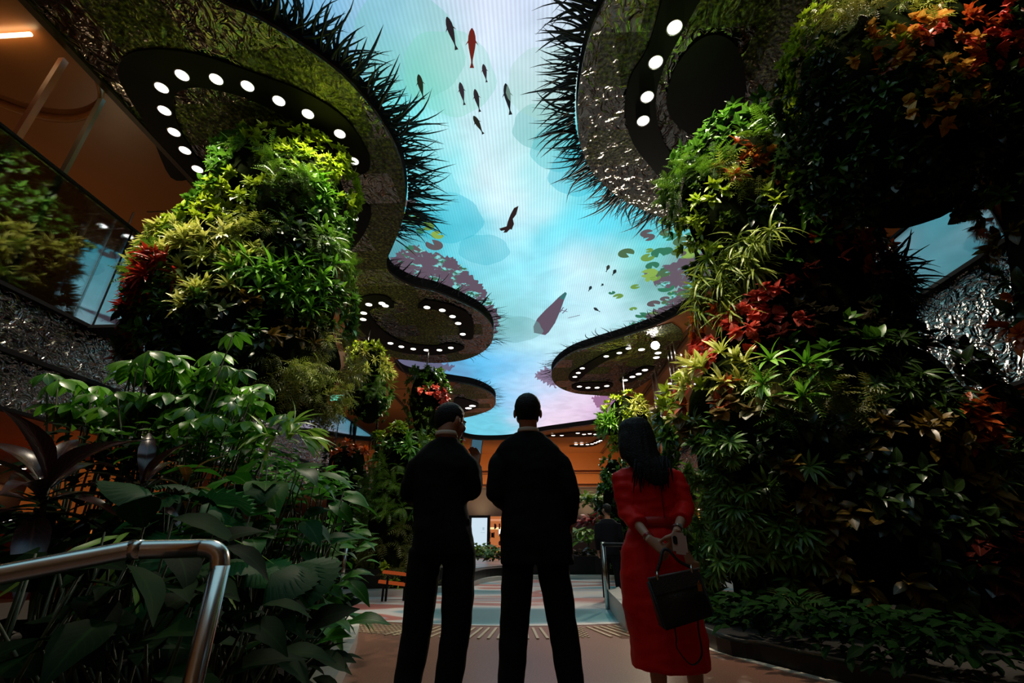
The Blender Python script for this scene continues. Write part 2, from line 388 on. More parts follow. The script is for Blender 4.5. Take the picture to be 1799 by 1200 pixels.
tc = nt.nodes.new('ShaderNodeTexCoord'); wv = nt.nodes.new('ShaderNodeTexWave'); wv.wave_type = 'BANDS'; wv.bands_direction = 'X'
wv.inputs['Scale'].default_value = 4.0; wv.inputs['Distortion'].default_value = 0.5; wv.inputs['Detail Scale'].default_value = 0.25
nt.links.new(tc.outputs['Object'], wv.inputs['Vector'])
mr = nt.nodes.new('ShaderNodeMapRange'); mr.inputs['To Min'].default_value = 0.90; mr.inputs['To Max'].default_value = 1.06; nt.links.new(wv.outputs['Fac'], mr.inputs['Value'])
cl = nt.nodes.new('ShaderNodeTexNoise'); cl.inputs['Scale'].default_value = 0.8; cl.inputs['Detail'].default_value = 6; cl.inputs['Distortion'].default_value = 0.8; nt.links.new(tc.outputs['Object'], cl.inputs['Vector'])
m2 = nt.nodes.new('ShaderNodeMapRange'); m2.inputs['From Min'].default_value = 0.3; m2.inputs['From Max'].default_value = 0.7; m2.inputs['To Min'].default_value = 0.98; m2.inputs['To Max'].default_value = 1.2; nt.links.new(cl.outputs['Fac'], m2.inputs['Value'])
mu = nt.nodes.new('ShaderNodeMath'); mu.operation = 'MULTIPLY'; nt.links.new(mr.outputs[0], mu.inputs[0]); nt.links.new(m2.outputs[0], mu.inputs[1])
em = nt.nodes.new('ShaderNodeEmission'); nt.links.new(a_.outputs['Color'], em.inputs[0]); nt.links.new(mu.outputs[0], em.inputs[1])
nt.links.new(em.outputs[0], nt.nodes['Material Output'].inputs[0])
mesh_np('display_panel', V, Fq[:, ::-1], C, M_SCR, scr)

def scr_pt(px, py, dz=-0.012):
    p = at(px, py, z=ZT); return Vector((p.x, p.y - 20, dz))
def flat_shape(bm, pts):
    """flat polygon of 3-D points on the screen face"""
    vs = [bm.verts.new(p) for p in pts]
    for t in tessellate_polygon([[Vector(p) for p in pts]]):
        try: bm.faces.new([vs[i] for i in t])
        except ValueError: pass
def img_mat(name, rgb, k=1.0): return emis(name, srgb(*rgb), k)
# fish: head pixel, tail pixel, half width px
fish = [((785, 30), (802, 88), 6, (48, 40, 44)), ((829, 50), (829, 120), 7, (120, 42, 34)), ((849, 113), (855, 145), 4, (60, 50, 56)), ((735, 131), (744, 175), 5, (40, 50, 34)),
        ((808, 145), (816, 185), 4.5, (58, 50, 58)), ((834, 157), (843, 197), 4.5, (50, 46, 50)), ((888, 147), (897, 202), 6, (36, 40, 44)), ((832, 204), (849, 236), 4.5, (44, 44, 38)),
        ((1070, 466), (1065, 478), 3, (60, 66, 60)), ((1082, 474), (1076, 484), 3, (40, 50, 50)), ((1039, 503), (1034, 512), 2.6, (40, 60, 66)), ((1043, 541), (1054, 548), 2.4, (50, 60, 66)), ((1060, 499), (1056, 503), 2, (40, 60, 66))]
for (h, t, w, c) in fish:
    H, T = Vector(h), Vector(t); d = (T - H); L = d.length; d.normalize(); s = Vector((-d.y, d.x))
    prof = [(0, .15), (.08, .6), (.2, .9), (.34, 1), (.5, .8), (.66, .5), (.8, .22), (.87, .18), (1.0, .55)]
    A = [H + d * (L * a) + s * (w * b) for a, b in prof]; B = [H + d * (L * a) - s * (w * b) for a, b in prof]
    bm = bmesh.new(); flat_shape(bm, [scr_pt(*p) for p in A] + [scr_pt(*p) for p in B[::-1]])
    for sg in (1, -1):
        p0 = H + d * L * .3 + s * sg * w * .9
        flat_shape(bm, [scr_pt(*p0), scr_pt(*(p0 + d * L * .14 + s * sg * w * .8)), scr_pt(*(p0 + d * L * .06))])
    obj('fish_image', bm, img_mat('fish_%d_%d' % h, c, 0.8), scr)
# swimming otter
bm = bmesh.new()
flat_shape(bm, [scr_pt(a, b) for a, b in [(911, 362), (903, 366), (897, 377), (892, 390), (890, 398), (877, 402), (880, 406), (887, 405), (884, 409), (890, 409), (896, 403), (899, 404), (903, 394), (901, 385), (907, 377)]])
obj('otter_image', bm, img_mat('otter_brown', (52, 38, 38), 0.8), scr)
# punt boat seen from below
bm = bmesh.new(); flat_shape(bm, [scr_pt(a, b) for a, b in [(992, 514), (996, 516), (990, 530), (985, 545), (975, 568), (964, 584), (958, 589), (938, 585), (937, 574), (944, 560), (958, 545), (970, 534), (982, 522)]])
obj('boat_image', bm, img_mat('boat_mauve', (104, 88, 104), 0.9), scr)
bm = bmesh.new(); flat_shape(bm, [scr_pt(a, b, -0.016) for a, b in [(993, 513), (996, 516), (991, 527), (982, 524)]])
obj('boat_bow_image', bm, img_mat('boat_bow', (60, 120, 120), 0.9), scr)
bm = bmesh.new()
for a, b in [((998, 559), (1019, 554)), ((985, 545), (997, 548)), ((988, 551), (996, 543)), ((984, 549), (990, 540))]:
    A, B = scr_pt(*a), scr_pt(*b); s = (B - A).cross(Vector((0, 0, 1))).normalized() * 0.02
    flat_shape(bm, [A + s, B + s, B - s, A - s])
obj('oar_image', bm, img_mat('oar', (110, 90, 120), 0.9), scr)
# lily pads
def pad(bm, c, r, z):
    a0 = random.uniform(0, 6.28)
    pts = [c + Vector((0, 0, z))] + [c + Vector((math.cos(a0 + k * 0.37) * r, math.sin(a0 + k * 0.37) * r, z)) for k in range(16)]
    flat_shape(bm, pts)
PADC = [(86, 120, 84), (120, 165, 80), (60, 130, 100), (150, 190, 90), (104, 96, 100)]
random.seed(5); npd = 0
while npd < 96:
    if npd < 84:
        px, py = random.uniform(1060, 1245), random.uniform(385, 600)
        if py > 640 - (px - 1000) * 0.35 or px < 1225 - (py - 385) * 0.2 - 150 * random.random() ** 1.6: continue
    else: px, py = random.uniform(700, 770), random.uniform(345, 470)
    p = scr_pt(px, py); bm = bmesh.new(); pad(bm, p, random.uniform(0.12, 0.3), -0.004 * (npd % 5))
    k = random.randrange(5); obj('lily_pad_image', bm, img_mat('pad_%d' % k, PADC[k], 0.85), scr); npd += 1
# mauve reed beds along the rim of the picture
def jag(px_pts, amp, n=12):
    pts = [Vector(p) for p in px_pts]; out = []
    for a, b in zip(pts, pts[1:] + pts[:1]):
        d = (b - a); s = Vector((-d.y, d.x)).normalized()
        for k in range(n):
            t = k / n; out.append(a + d * t + s * random.uniform(-amp, amp))
    return out
for pts, c in [([(676, 470), (700, 440), (735, 432), (770, 448), (800, 455), (825, 480), (845, 500), (862, 530), (878, 560), (870, 590), (820, 540), (760, 512), (700, 498)], (108, 92, 108)),
               ([(1268, 430), (1200, 455), (1130, 480), (1150, 500), (1195, 505), (1170, 530), (1130, 560), (1095, 575), (1085, 600), (1150, 585), (1220, 550), (1275, 490)], (112, 98, 112)),
               ([(690, 625), (760, 636), (800, 642), (770, 660), (720, 660)], (110, 110, 140)), ([(960, 645), (938, 660), (955, 672), (975, 682), (985, 660)], (150, 130, 160)),
               ([(1060, 690), (1040, 700), (1060, 730), (1095, 740), (1095, 690)], (170, 120, 160))]:
    bm = bmesh.new(); flat_shape(bm, [scr_pt(p.x, p.y, -0.02) for p in jag(pts, 4.0)])
    tag(obj('reed_bed_image', bm, img_mat('reed_%d_%d' % pts[0], c, 0.85), scr), kind='stuff')
nt = MATS['reed_676_470'].node_tree
for key in ('reed_676_470', 'reed_1268_430'):
    nt = MATS[key].node_tree; e_ = [n for n in nt.nodes if n.type == 'EMISSION'][0]; o_ = nt.nodes['Material Output']
    tc = nt.nodes.new('ShaderNodeTexCoord'); n_ = nt.nodes.new('ShaderNodeTexNoise'); n_.inputs['Scale'].default_value = 1.3; n_.inputs['Detail'].default_value = 5; n_.inputs['Roughness'].default_value = .65
    nt.links.new(tc.outputs['Object'], n_.inputs['Vector']); cr = nt.nodes.new('ShaderNodeMapRange'); cr.inputs['From Min'].default_value = .53; cr.inputs['From Max'].default_value = .56; nt.links.new(n_.outputs['Fac'], cr.inputs['Value'])
    e2 = nt.nodes.new('ShaderNodeEmission'); e2.inputs[0].default_value = srgb(96, 176, 150); n3 = nt.nodes.new('ShaderNodeTexNoise'); n3.inputs['Scale'].default_value = 5; nt.links.new(tc.outputs['Object'], n3.inputs['Vector'])
    r3 = nt.nodes.new('ShaderNodeValToRGB'); r3.color_ramp.elements[0].position = .42; r3.color_ramp.elements[0].color = srgb(60, 110, 80); r3.color_ramp.elements[1].position = .55; r3.color_ramp.elements[1].color = srgb(130, 214, 214); nt.links.new(n3.outputs['Fac'], r3.inputs[0]); nt.links.new(r3.outputs[0], e2.inputs[0])
    ms = nt.nodes.new('ShaderNodeMixShader'); nt.links.new(cr.outputs[0], ms.inputs[0]); nt.links.new(e_.outputs[0], ms.inputs[1]); nt.links.new(e2.outputs[0], ms.inputs[2]); nt.links.new(ms.outputs[0], o_.inputs[0])
# big translucent round leaves in the picture
def tint_mat(name, rgb, f):
    m = bpy.data.materials.new(name); m.use_nodes = True; nt = m.node_tree; nt.nodes.remove(nt.nodes['Principled BSDF'])
    t = nt.nodes.new('ShaderNodeBsdfTransparent'); e = nt.nodes.new('ShaderNodeEmission'); e.inputs[0].default_value = srgb(*rgb)
    ms = nt.nodes.new('ShaderNodeMixShader'); ms.inputs[0].default_value = f
    nt.links.new(t.outputs[0], ms.inputs[1]); nt.links.new(e.outputs[0], ms.inputs[2]); nt.links.new(ms.outputs[0], nt.nodes['Material Output'].inputs[0]); return m
for k, (px, py, r, c, f) in enumerate([(950, 225, 0.62, (110, 190, 190), .5), (985, 262, 0.7, (70, 190, 200), .45), (1020, 305, 0.8, (50, 190, 215), .45), (720, 90, 1.0, (120, 200, 190), .4), (790, 135, 0.9, (130, 215, 190), .35),
                                     (780, 385, 1.1, (60, 190, 215), .5), (745, 330, 0.9, (120, 220, 230), .4), (850, 440, .8, (60, 185, 205), .4), (900, 580, 1.3, (110, 170, 170), .4), (960, 150, .8, (170, 215, 200), .35)]):
    p = scr_pt(px, py, 0); bm = bmesh.new(); pts = []
    for j in range(40):
        rr = r * (1 + 0.03 * math.sin(j / 40 * 6.283 * 5) + 0.02 * math.sin(j / 40 * 6.283 * 9)); pts.append(p + Vector((math.cos(j / 40 * 6.283) * rr, math.sin(j / 40 * 6.283) * rr, -0.006 - 0.0012 * k)))
    flat_shape(bm, pts); obj('round_leaf_image', bm, tint_mat('tint_%d' % k, c, f), scr)
for o in scr.children:
    o.visible_shadow = True

# ------------------------------------------------------------------ reed fringe on the rim of the opening
def fringe(i0, i1, lmin, lmax, per_m, label, color, sgn=1):
    V, Fq, A = [], [], []; nv = 0
    for i in range(i0, i1):
        a, b = Vector((*edge2[i], 0)), Vector((*edge2[i + 1], 0)); d = b - a; n_ = max(1, int(d.length * per_m + random.random()))
        out = Vector((-d.y, d.x, 0)).normalized() * sgn
        for _ in range(n_):
            p = a + d * random.random() + out * 0.04; p.z = ZT - random.uniform(0.03, 0.30)
            L = random.uniform(lmin, lmax) * (0.45 + 0.55 * random.random() + 0.5 * max(0, noise.noise(p * 1.5))); w = L * random.uniform(0.024, 0.042)
            dirn = (out + d.normalized() * random.uniform(-0.8, 0.55) + Vector((0, 0, random.uniform(-0.2, 0.12)))).normalized()
            side = Vector((-dirn.y, dirn.x, 0)).normalized(); cur = random.uniform(-0.2, 0.7) * (1 if noise.noise(p * 1.3) > 0 else -1)
            ns = 6
            for k in range(ns + 1):
                t = k / ns; c = p + dirn * (L * t) + side * (cur * L * (t * t - .7 * t)); c.z = min(c.z, ZT - 0.03)
                ww = w * (1 - t) ** 0.7 + 0.002
                V += [c + side * ww, c - side * ww, c + Vector((0, 0, -ww * 0.5))]
            for k in range(ns):
                q = nv + 3 * k
                Fq += [(q, q + 3, q + 5, q + 2), (q + 2, q + 5, q + 4, q + 1), (q + 1, q + 4, q + 3, q)]
            nv += 3 * (ns + 1)
    o = mesh_np('reed_fringe', [tuple(v) for v in V], Fq, None, color); tag(o, label, 'reeds', kind='stuff'); return o
M_REED = mat('reed_dark', (0.010, 0.020, 0.020, 1), 0.5); M_REEDF = mat('reed_violet', (0.06, 0.05, 0.07, 1), 0.6)
fringe(4, 11 * 6, 0.55, 1.25, 46, 'dark reed silhouettes fringing the left canopy over the screen', M_REED, -1)
fringe(12 * 6 + 2, 21 * 6, 0.4, 1.0, 14, 'grey reeds fringing the middle left canopy rim', M_REEDF, -1)
fringe(28 * 6, 33 * 6, 0.4, 0.9, 12, 'short reeds on the smallest far left canopy rim', M_REEDF, -1)
fringe(46 * 6, 54 * 6, 0.4, 1.0, 14, 'grey reeds fringing the canopy rim under the bright floodlight', M_REEDF, -1)
fringe(58 * 6, len(edge2) - 3, 0.5, 1.15, 46, 'dark reed silhouettes fringing the right canopy over the screen', M_REED, -1)

# ------------------------------------------------------------------ lamp channels and lamps
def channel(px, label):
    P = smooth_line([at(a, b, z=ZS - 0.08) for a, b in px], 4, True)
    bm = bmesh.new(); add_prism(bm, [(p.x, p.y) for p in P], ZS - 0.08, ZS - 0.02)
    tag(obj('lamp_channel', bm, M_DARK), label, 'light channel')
channel([(300, 312), (262, 230), (222, 165), (207, 128), (222, 97), (275, 87), (350, 97), (450, 130), (540, 165), (608, 210), (645, 268), (647, 300), (612, 312), (596, 300), (588, 272),
         (555, 238), (500, 205), (430, 172), (370, 157), (330, 155), (307, 168), (306, 200), (322, 240), (342, 272), (368, 308), (340, 314)], 'large black curved lamp channel around the top of the left plant column')
channel([(600, 356), (640, 358), (652, 374), (640, 410), (612, 445), (588, 455), (598, 400)], 'short black lamp channel beside the right edge of the left plant column')
channel([(1180, -40), (1140, 80), (1106, 140), (1098, 200), (1112, 252), (1142, 292), (1170, 322), (1190, 310), (1188, 288), (1162, 240), (1152, 180), (1166, 120), (1197, 60), (1245, -40)], 'black crescent lamp channel in the right canopy')
channel([(1205, 92), (1240, 64), (1275, 66), (1300, 95), (1310, 160), (1292, 225), (1240, 245), (1195, 225), (1172, 190), (1180, 135)], 'black disc standing for a dark reflection in the right canopy beside the crescent channel')  # dark reflection in the rippled metal, laid on as a flat black disc
channel([(692, 541), (681, 522), (650, 519), (624, 529), (616, 546), (630, 576), (660, 602), (702, 619), (760, 624), (800, 619), (816, 611), (795, 604), (760, 608), (715, 603), (682, 588), (657, 565), (648, 549), (664, 540)],
        'black horseshoe lamp channel in the middle left canopy')
channel([(733, 541), (746, 528), (776, 532), (811, 544), (829, 560), (832, 580), (829, 596), (808, 593), (806, 575), (790, 558), (770, 546), (750, 543)], 'black arc lamp channel at the tip of the middle left canopy')
channel([(1000, 668), (1004, 655), (1030, 640), (1065, 621), (1104, 611), (1102, 619), (1070, 632), (1036, 652), (1015, 669)], 'thin black lamp channel nearest the screen in the floodlit canopy')
channel([(1004, 680), (1020, 673), (1070, 673), (1074, 681), (1040, 688), (1015, 686)], 'short black lamp channel at the far rim of the floodlit canopy')
channel([(1088, 669), (1110, 655), (1135, 644), (1150, 647), (1130, 659), (1105, 673)], 'short black lamp channel at the wooden soffit side of the floodlit canopy')
channel([(958, 768), (990, 762), (1060, 758), (1064, 766), (1000, 768)], 'straight black lamp channel in the wooden end soffit')
channel([(1000, 784), (1035, 780), (1050, 772), (1062, 771), (1046, 783), (1020, 786)], 'curved black lamp channel in the wooden end soffit')
channel([(800, 700), (832, 706), (840, 715), (815, 724), (800, 722)], 'black lamp channel in the smallest far left canopy tip')

def make_lamp():
    t = thing('ceiling_lamp', 'x', 'ceiling lamp')
    bm = bmesh.new()
    bmesh.ops.create_circle(bm, cap_ends=False, segments=28, radius=1.0)
    vo = list(bm.verts); r0 = vo
    def ring(r, z): return [bm.verts.new((math.cos(2 * math.pi * k / 28) * r, math.sin(2 * math.pi * k / 28) * r, z)) for k in range(28)]
    bm.free(); bm = bmesh.new()
    prof = [(1.16, 0.0), (1.16, -0.10), (1.08, -0.16), (1.0, -0.13), (0.98, -0.05), (0.98, 0.0)]
    R = [ring(r, z) for r, z in prof]
    for a, b in zip(R, R[1:] + R[:1]):
        for k in range(28): bm.faces.new((a[k], a[(k + 1) % 28], b[(k + 1) % 28], b[k]))
    obj('rim', bm, M_LAMPRIM, t, True)
    bm = bmesh.new(); bmesh.ops.create_uvsphere(bm, u_segments=24, v_segments=8, radius=1.0, matrix=Matrix.Translation((0, 0, -0.05)) @ Matrix.Diagonal((0.98, 0.98, 0.09, 1)))
    obj('lens', bm, M_LAMP, t, True)
    return t
lamp0 = make_lamp(); lamp_used = False
def lamp(px, py, r, label, group, z=ZS - 0.08):
    global lamp_used
    if not lamp_used: r_ = lamp0; lamp_used = True
    else:
        r_ = lamp0.copy(); COL.objects.link(r_)
        for ch in lamp0.children:
            c = ch.copy(); COL.objects.link(c); c.parent = r_
    p = at(px, py, z=z); r_.location = (p.x, p.y, z); r_.scale = (r, r, r * 0.7); r_['label'] = label; r_['group'] = group
    return r_
ORD = 'first second third fourth fifth sixth seventh eighth ninth tenth eleventh twelfth'.split()
for i, (a, b) in enumerate([(347, 297), (325, 264), (306, 232), (289, 194), (284, 154), (320, 132), (380, 139), (435, 151), (490, 177), (541, 200), (597, 235), (621, 283)]):
    lamp(a, b, 0.112, 'round lit lamp, %s from the glass-gallery end of the large left channel' % ORD[i], 'lamps of the large left channel')
for i, (a, b) in enumerate([(622, 383), (612, 404)]): lamp(a, b, 0.11, 'lit lamp in the short channel by the left column, %s one' % ('further' if i else 'nearer'), 'lamps of the short left channel')
for i, (a, b) in enumerate([(1185, 48), (1152, 109), (1137, 170), (1130, 212)]): lamp(a, b, 0.12, 'round lit lamp in the right crescent channel, %s from the top' % ORD[i], 'lamps of the right crescent channel')
for i, (a, b) in enumerate([(677, 537), (671, 533), (648, 535), (639, 550), (638, 561), (686, 603), (705, 609), (726, 613), (749, 615), (772, 615), (792, 611)]):
    lamp(a, b, 0.115, 'small lit lamp, %s along the middle left horseshoe channel' % ORD[i], 'lamps of the middle left horseshoe channel')
for i, (a, b) in enumerate([(750, 540), (777, 545), (795, 556), (805, 568), (813, 587)]): lamp(a, b, 0.115, 'small lit lamp, %s along the arc at the middle left canopy tip' % ORD[i], 'lamps of the arc channel')
for i, (a, b) in enumerate([(1010, 662), (1016, 655), (1023, 647), (1065, 626), (1088, 620), (1104, 612)]): lamp(a, b, 0.115, 'small lit lamp in the screen-side channel of the floodlit canopy, %s from its tip' % ORD[i], 'lamps of the screen-side channel')
for i, (a, b) in enumerate([(1018, 679), (1033, 681), (1049, 681), (1066, 678)]): lamp(a, b, 0.13, 'small lit lamp in the far rim channel of the floodlit canopy, %s from the screen' % ORD[i], 'lamps of the far rim channel')
for i, (a, b) in enumerate([(1098, 668), (1111, 662), (1122, 657), (1133, 650)]): lamp(a, b, 0.14, 'small lit lamp in the soffit-side channel of the floodlit canopy, %s from the screen' % ORD[i], 'lamps of the soffit-side channel')
for i, (a, b) in enumerate([(1127, 614), (1156, 620), (1153, 628)]): lamp(a, b, 0.14, 'small lit lamp near the bright floodlight, %s of three' % ORD[i], 'lamps near the floodlight', ZS - 0.03)
for i, (a, b) in enumerate([(1237, 601), (1203, 642), (1176, 674), (1154, 700), (1135, 721), (1224, 674)]): lamp(a, b, 0.15, 'small recessed downlight in the wooden right soffit, %s of its row going away' % ORD[i], 'downlights in the wooden soffit', ZS)
for i, (a, b) in enumerate([(972, 765), (987, 765), (1015, 761), (1026, 763), (1036, 762), (1046, 763), (1059, 763)]): lamp(a, b, 0.15, 'tiny lamp in the straight channel of the end soffit, %s from the middle man' % ORD[i], 'lamps of the straight end channel')
for i, (a, b) in enumerate([(1012, 781), (1022, 781), (1032, 781), (1040, 780), (1046, 778), (1051, 776), (1055, 774)]): lamp(a, b, 0.15, 'tiny lamp in the curved channel of the end soffit, %s from the middle man' % ORD[i], 'lamps of the curved end channel')
for i, (a, b) in enumerate([(823, 717), (830, 713)]): lamp(a, b, 0.2, 'lit lamp in the smallest far left canopy tip, %s of two' % ORD[i], 'lamps of the smallest canopy tip')
# the bright floodlight of the right canopy: housing, yoke, lens
p = at(1151, 607, z=ZS - 0.35)
fl = thing('floodlight', 'dazzling round floodlight under the right wooden soffit', 'floodlight', (p.x, p.y, ZS - 0.02))
bm = bmesh.new(); add_cyl(bm, (0, 0, 0), (0, 0, -0.2), 0.03); add_box(bm, (0, 0, -0.2), (0.4, 0.06, 0.03)); add_box(bm, (-.2, 0, -.3), (.03, .06, .22)); add_box(bm, (.2, 0, -.3), (.03, .06, .22)); obj('yoke', bm, M_DARK, fl)
dirv = (Vector((1.0, 0, 2.0)) - p).normalized()
bm = bmesh.new(); add_cyl(bm, Vector((0, 0, -.33)) - dirv * 0.12, Vector((0, 0, -.33)) + dirv * 0.10, 0.15, 24, 0.18); obj('housing', bm, M_DARK, fl, True)
bm = bmesh.new(); add_cyl(bm, Vector((0, 0, -.33)) + dirv * 0.10, Vector((0, 0, -.33)) + dirv * 0.115, 0.17, 24); obj('lens', bm, emis('flood_lens', (1, .93, .84, 1), 60), fl)
light('flood_beam', 'SPOT', p + dirv * 0.2, p + dirv * 5, 2600, WARMW, 0.15, 70)
# ------------------------------------------------------------------ galleries left and right
def facade(name, x, y0, y1, sgn, num):
    bm = bmesh.new(); add_box(bm, (x - sgn * 0.1, (y0 + y1) / 2, 3.65), (0.2, y1 - y0, 1.70))
    o = obj('wall_' + name, bm, M_HAM_F); tag(o, kind='structure')
    bm = bmesh.new(); add_box(bm, (x + sgn * 0.02, (y0 + y1) / 2, 4.53), (0.16, y1 - y0, 0.06)); add_box(bm, (x + sgn * 0.02, (y0 + y1) / 2, 2.79), (0.12, y1 - y0, 0.05))
    if name == 'left': add_box(bm, (x + sgn * 0.03, (y0 + y1) / 2, 3.62), (0.08, y1 - y0, 0.07))
    tag(obj('trim_%d' % num, bm, M_DARK), kind='structure')
facade('left', XL, 1.0, 40, 1, 4)
facade('right', XR, 1.0, 40, -1, 5)
# gallery slab undersides (wood), gallery floors, back walls
for nm, x0, x1 in (('left', -18, XL - 0.2), ('right', XR + 0.2, 17)):
    bm = bmesh.new(); add_box(bm, ((x0 + x1) / 2, 22, 2.86), (x1 - x0, 48, 0.1))
    tag(obj('ceiling', bm, mat('gallery_soffit', srgb(176, 104, 56), 0.4, noise_amt=0.15, noise_scale=2, coat=.2)), kind='structure')
    bm = bmesh.new(); add_box(bm, ((x0 + x1) / 2, 22, 4.4), (x1 - x0, 48, 0.1))
    tag(obj('floor', bm, mat('gallery_floor', srgb(120, 90, 66), 0.3)), kind='structure')
    bm = bmesh.new(); add_box(bm, (x0 if nm == 'left' else x1, 22, 6), (0.2, 48, 12.2))
    tag(obj('wall_%s' % nm, bm, M_BRONZE), kind='structure')
    bm = bmesh.new(); add_box(bm, ((x0 + x1) / 2, 22, ZS + 0.25), (x1 - x0, 48, 0.1))
    tag(obj('ceiling', bm, M_BRONZE), kind='structure')
bm = bmesh.new(); add_box(bm, (-0.5, -3.0, 6), (36, 0.2, 12.4)); tag(obj('wall_back', bm, M_BRONZE), kind='structure')
bm = bmesh.new(); add_box(bm, (-0.5, 10, 10.6), (36, 26.5, 0.1)); tag(obj('ceiling', bm, mat('roof_black', (.01, .01, .01, 1), .8)), kind='structure')
# round recessed cove of the left gallery ceiling with its light strip
bm = bmesh.new()
p = at(-20, 70, z=ZS + 0.19)
for k in range(48):
    a = k / 48 * 2 * math.pi; a2 = (k + 1) / 48 * 2 * math.pi
    v = [bm.verts.new((p.x + math.cos(t) * r, p.y + math.sin(t) * r, z)) for t, r, z in ((a, 1.6, 0), (a2, 1.6, 0), (a2, 1.6, 0.16), (a, 1.6, 0.16))]
    bm.faces.new(v)
bmesh.ops.remove_doubles(bm, verts=bm.verts, dist=1e-4); bmesh.ops.solidify(bm, geom=list(bm.faces), thickness=0.06)
cv = obj('cove_ring', bm, M_BRONZE, smooth=True); cv.location.z = ZS + 0.02
tag(cv, 'round bronze ceiling cove above the upper left gallery', 'ceiling cove')
a_, b_ = at(-40, 66, z=ZS + 0.1), at(54, 60, z=ZS + 0.1)
bm = bmesh.new(); add_cyl(bm, a_, b_, 0.035); tag(obj('light_strip', bm, emis('strip_warm', (1, .66, .32, 1), 9)), 'glowing warm light strip at the top left corner', 'light strip')

# glass balustrades: panes, posts, rail
def balustrade(x, y0, y1, z0, z1, step, label, group, rail=True):
    t = thing('glass_balustrade', label, 'balustrade', (x, y0, z0), 0, group)
    n = int(round((y1 - y0) / step))
    for k in range(n):
        bm = bmesh.new(); add_box(bm, (0, (k + 0.5) * step, (z1 - z0) / 2), (0.02, step - 0.03, z1 - z0 - 0.04)); obj('pane', bm, M_GLASS, t)
    for k in range(n + 1):
        bm = bmesh.new(); add_box(bm, (0, k * step, (z1 - z0) / 2), (0.05, 0.02, z1 - z0)); obj('post', bm, M_DARK, t)
    if rail:
        bm = bmesh.new(); add_box(bm, (0, (y1 - y0) / 2, z1 - z0 + 0.02), (0.08, y1 - y0 + .04, 0.05)); obj('handrail', bm, M_DARK, t)
    return t
balustrade(XL, 1.2, 10.2, 4.56, 6.77, 3.0, 'tall dark framed glass screen of the upper gallery behind the left plant column', None)
balustrade(XL, 10.4, 38.4, 4.56, 5.96, 2.0, 'long glass balustrade running away behind the small hanging plants on the left', None)
balustrade(XR, 1.2, 37.2, 4.56, 5.72, 2.0, 'glass balustrade of the right gallery mirroring blue light', None)
# tall mullions of the upper left gallery
for k, (px, py) in enumerate([(97, 130), (157, 217)]):
    q = at(px, py, x=XL - 0.25); bm = bmesh.new(); add_box(bm, (0, 0, 0), (0.10, 0.10 if k == 0 else 0.07, ZS - 4.46)); o = obj('mullion', bm, mat('mullion_%d' % k, srgb(*((190, 110, 64), (120, 104, 78))[k]), .4))
    o.location = (XL - 0.25, q.y, (ZS + 4.46) / 2); tag(o, ['copper coloured mullion of the upper left gallery, at the frame edge', 'grey bronze mullion of the upper left gallery, nearer the black lamp channel'][k], 'mullion')
# row of thin steel rails with posts on the gallery behind the left column
ry_ = 7.3; p0, p1 = at(205, 374, y=ry_), at(372, 366, y=ry_)
t = thing('steel_railing', 'thin steel railing with slanting posts left of the tall left plant column', 'railing', (0, ry_, 4.53))
zt = p0.z - 4.53; xa, xb = XL + .05, p1.x
bm = bmesh.new(); add_cyl(bm, (xa, 0, zt), (xb, 0, zt), 0.016); obj('handrail', bm, M_STEEL, t, True)
bm = bmesh.new(); add_cyl(bm, (xa, 0, zt - .42), (xb, 0, zt - .42), 0.010); obj('midrail', bm, M_STEEL, t, True)
bm = bmesh.new(); add_box(bm, ((xa + xb) / 2 - .1, 0, -.02), (xb - xa + .3, .5, .06)); obj('landing', bm, M_DARK, t)
for q in (235, 300, 345):
    x = at(q, 372, y=ry_).x; bm = bmesh.new(); add_box(bm, (x, 0, zt / 2), (.035, .02, zt)); obj('post', bm, M_STEEL, t)
# inclined support struts of the facade
def strut(px0, py0, px1, py1, x, w, label, m=M_DARK):
    a, b = at(px0, py0, x=x), at(px1, py1, x=x)
    bm = bmesh.new(); add_tube(bm, [a, a.lerp(b, 0.5), b], [(w * .5, w * .5), (w, w), (w * .4, w * .4)], 8); tag(obj('facade_strut', bm, m, smooth=True), label, 'strut')
strut(1492, 330, 1567, 488, XR - 0.10, 0.10, 'dark tapered strut in front of the blue glass on the right', mat('strut_wood', srgb(60, 34, 20), .4))
strut(576, 690, 566, 741, XL + 0.08, 0.07, 'dark strut on the white glass, nearest the left plant column')
strut(624, 735, 621, 776, XL + 0.08, 0.08, 'dark strut on the white glass below the first hanging plant')
strut(663, 742, 659, 790, XL + 0.08, 0.09, 'dark strut on the white glass, furthest of the three')
# silver posts with glass on the far right
for k, (px, y) in enumerate([(1160, 20.5), (1167, 21), (1196, 16.8), (1203, 17.2), (1210, 17.6)]):
    q = at(px, 760, x=XR - 0.12); bm = bmesh.new(); add_box(bm, (0, 0, 0), (0.1, 0.14, 4.3)); o = obj('glazing_post', bm, M_STEEL); o.location = (XR - 0.12, q.y, 6.72)
    tag(o, 'silver upright of the far right glazing, %s one counting from the woman outwards' % ORD[k], 'post', 'silver uprights of the far right glazing')
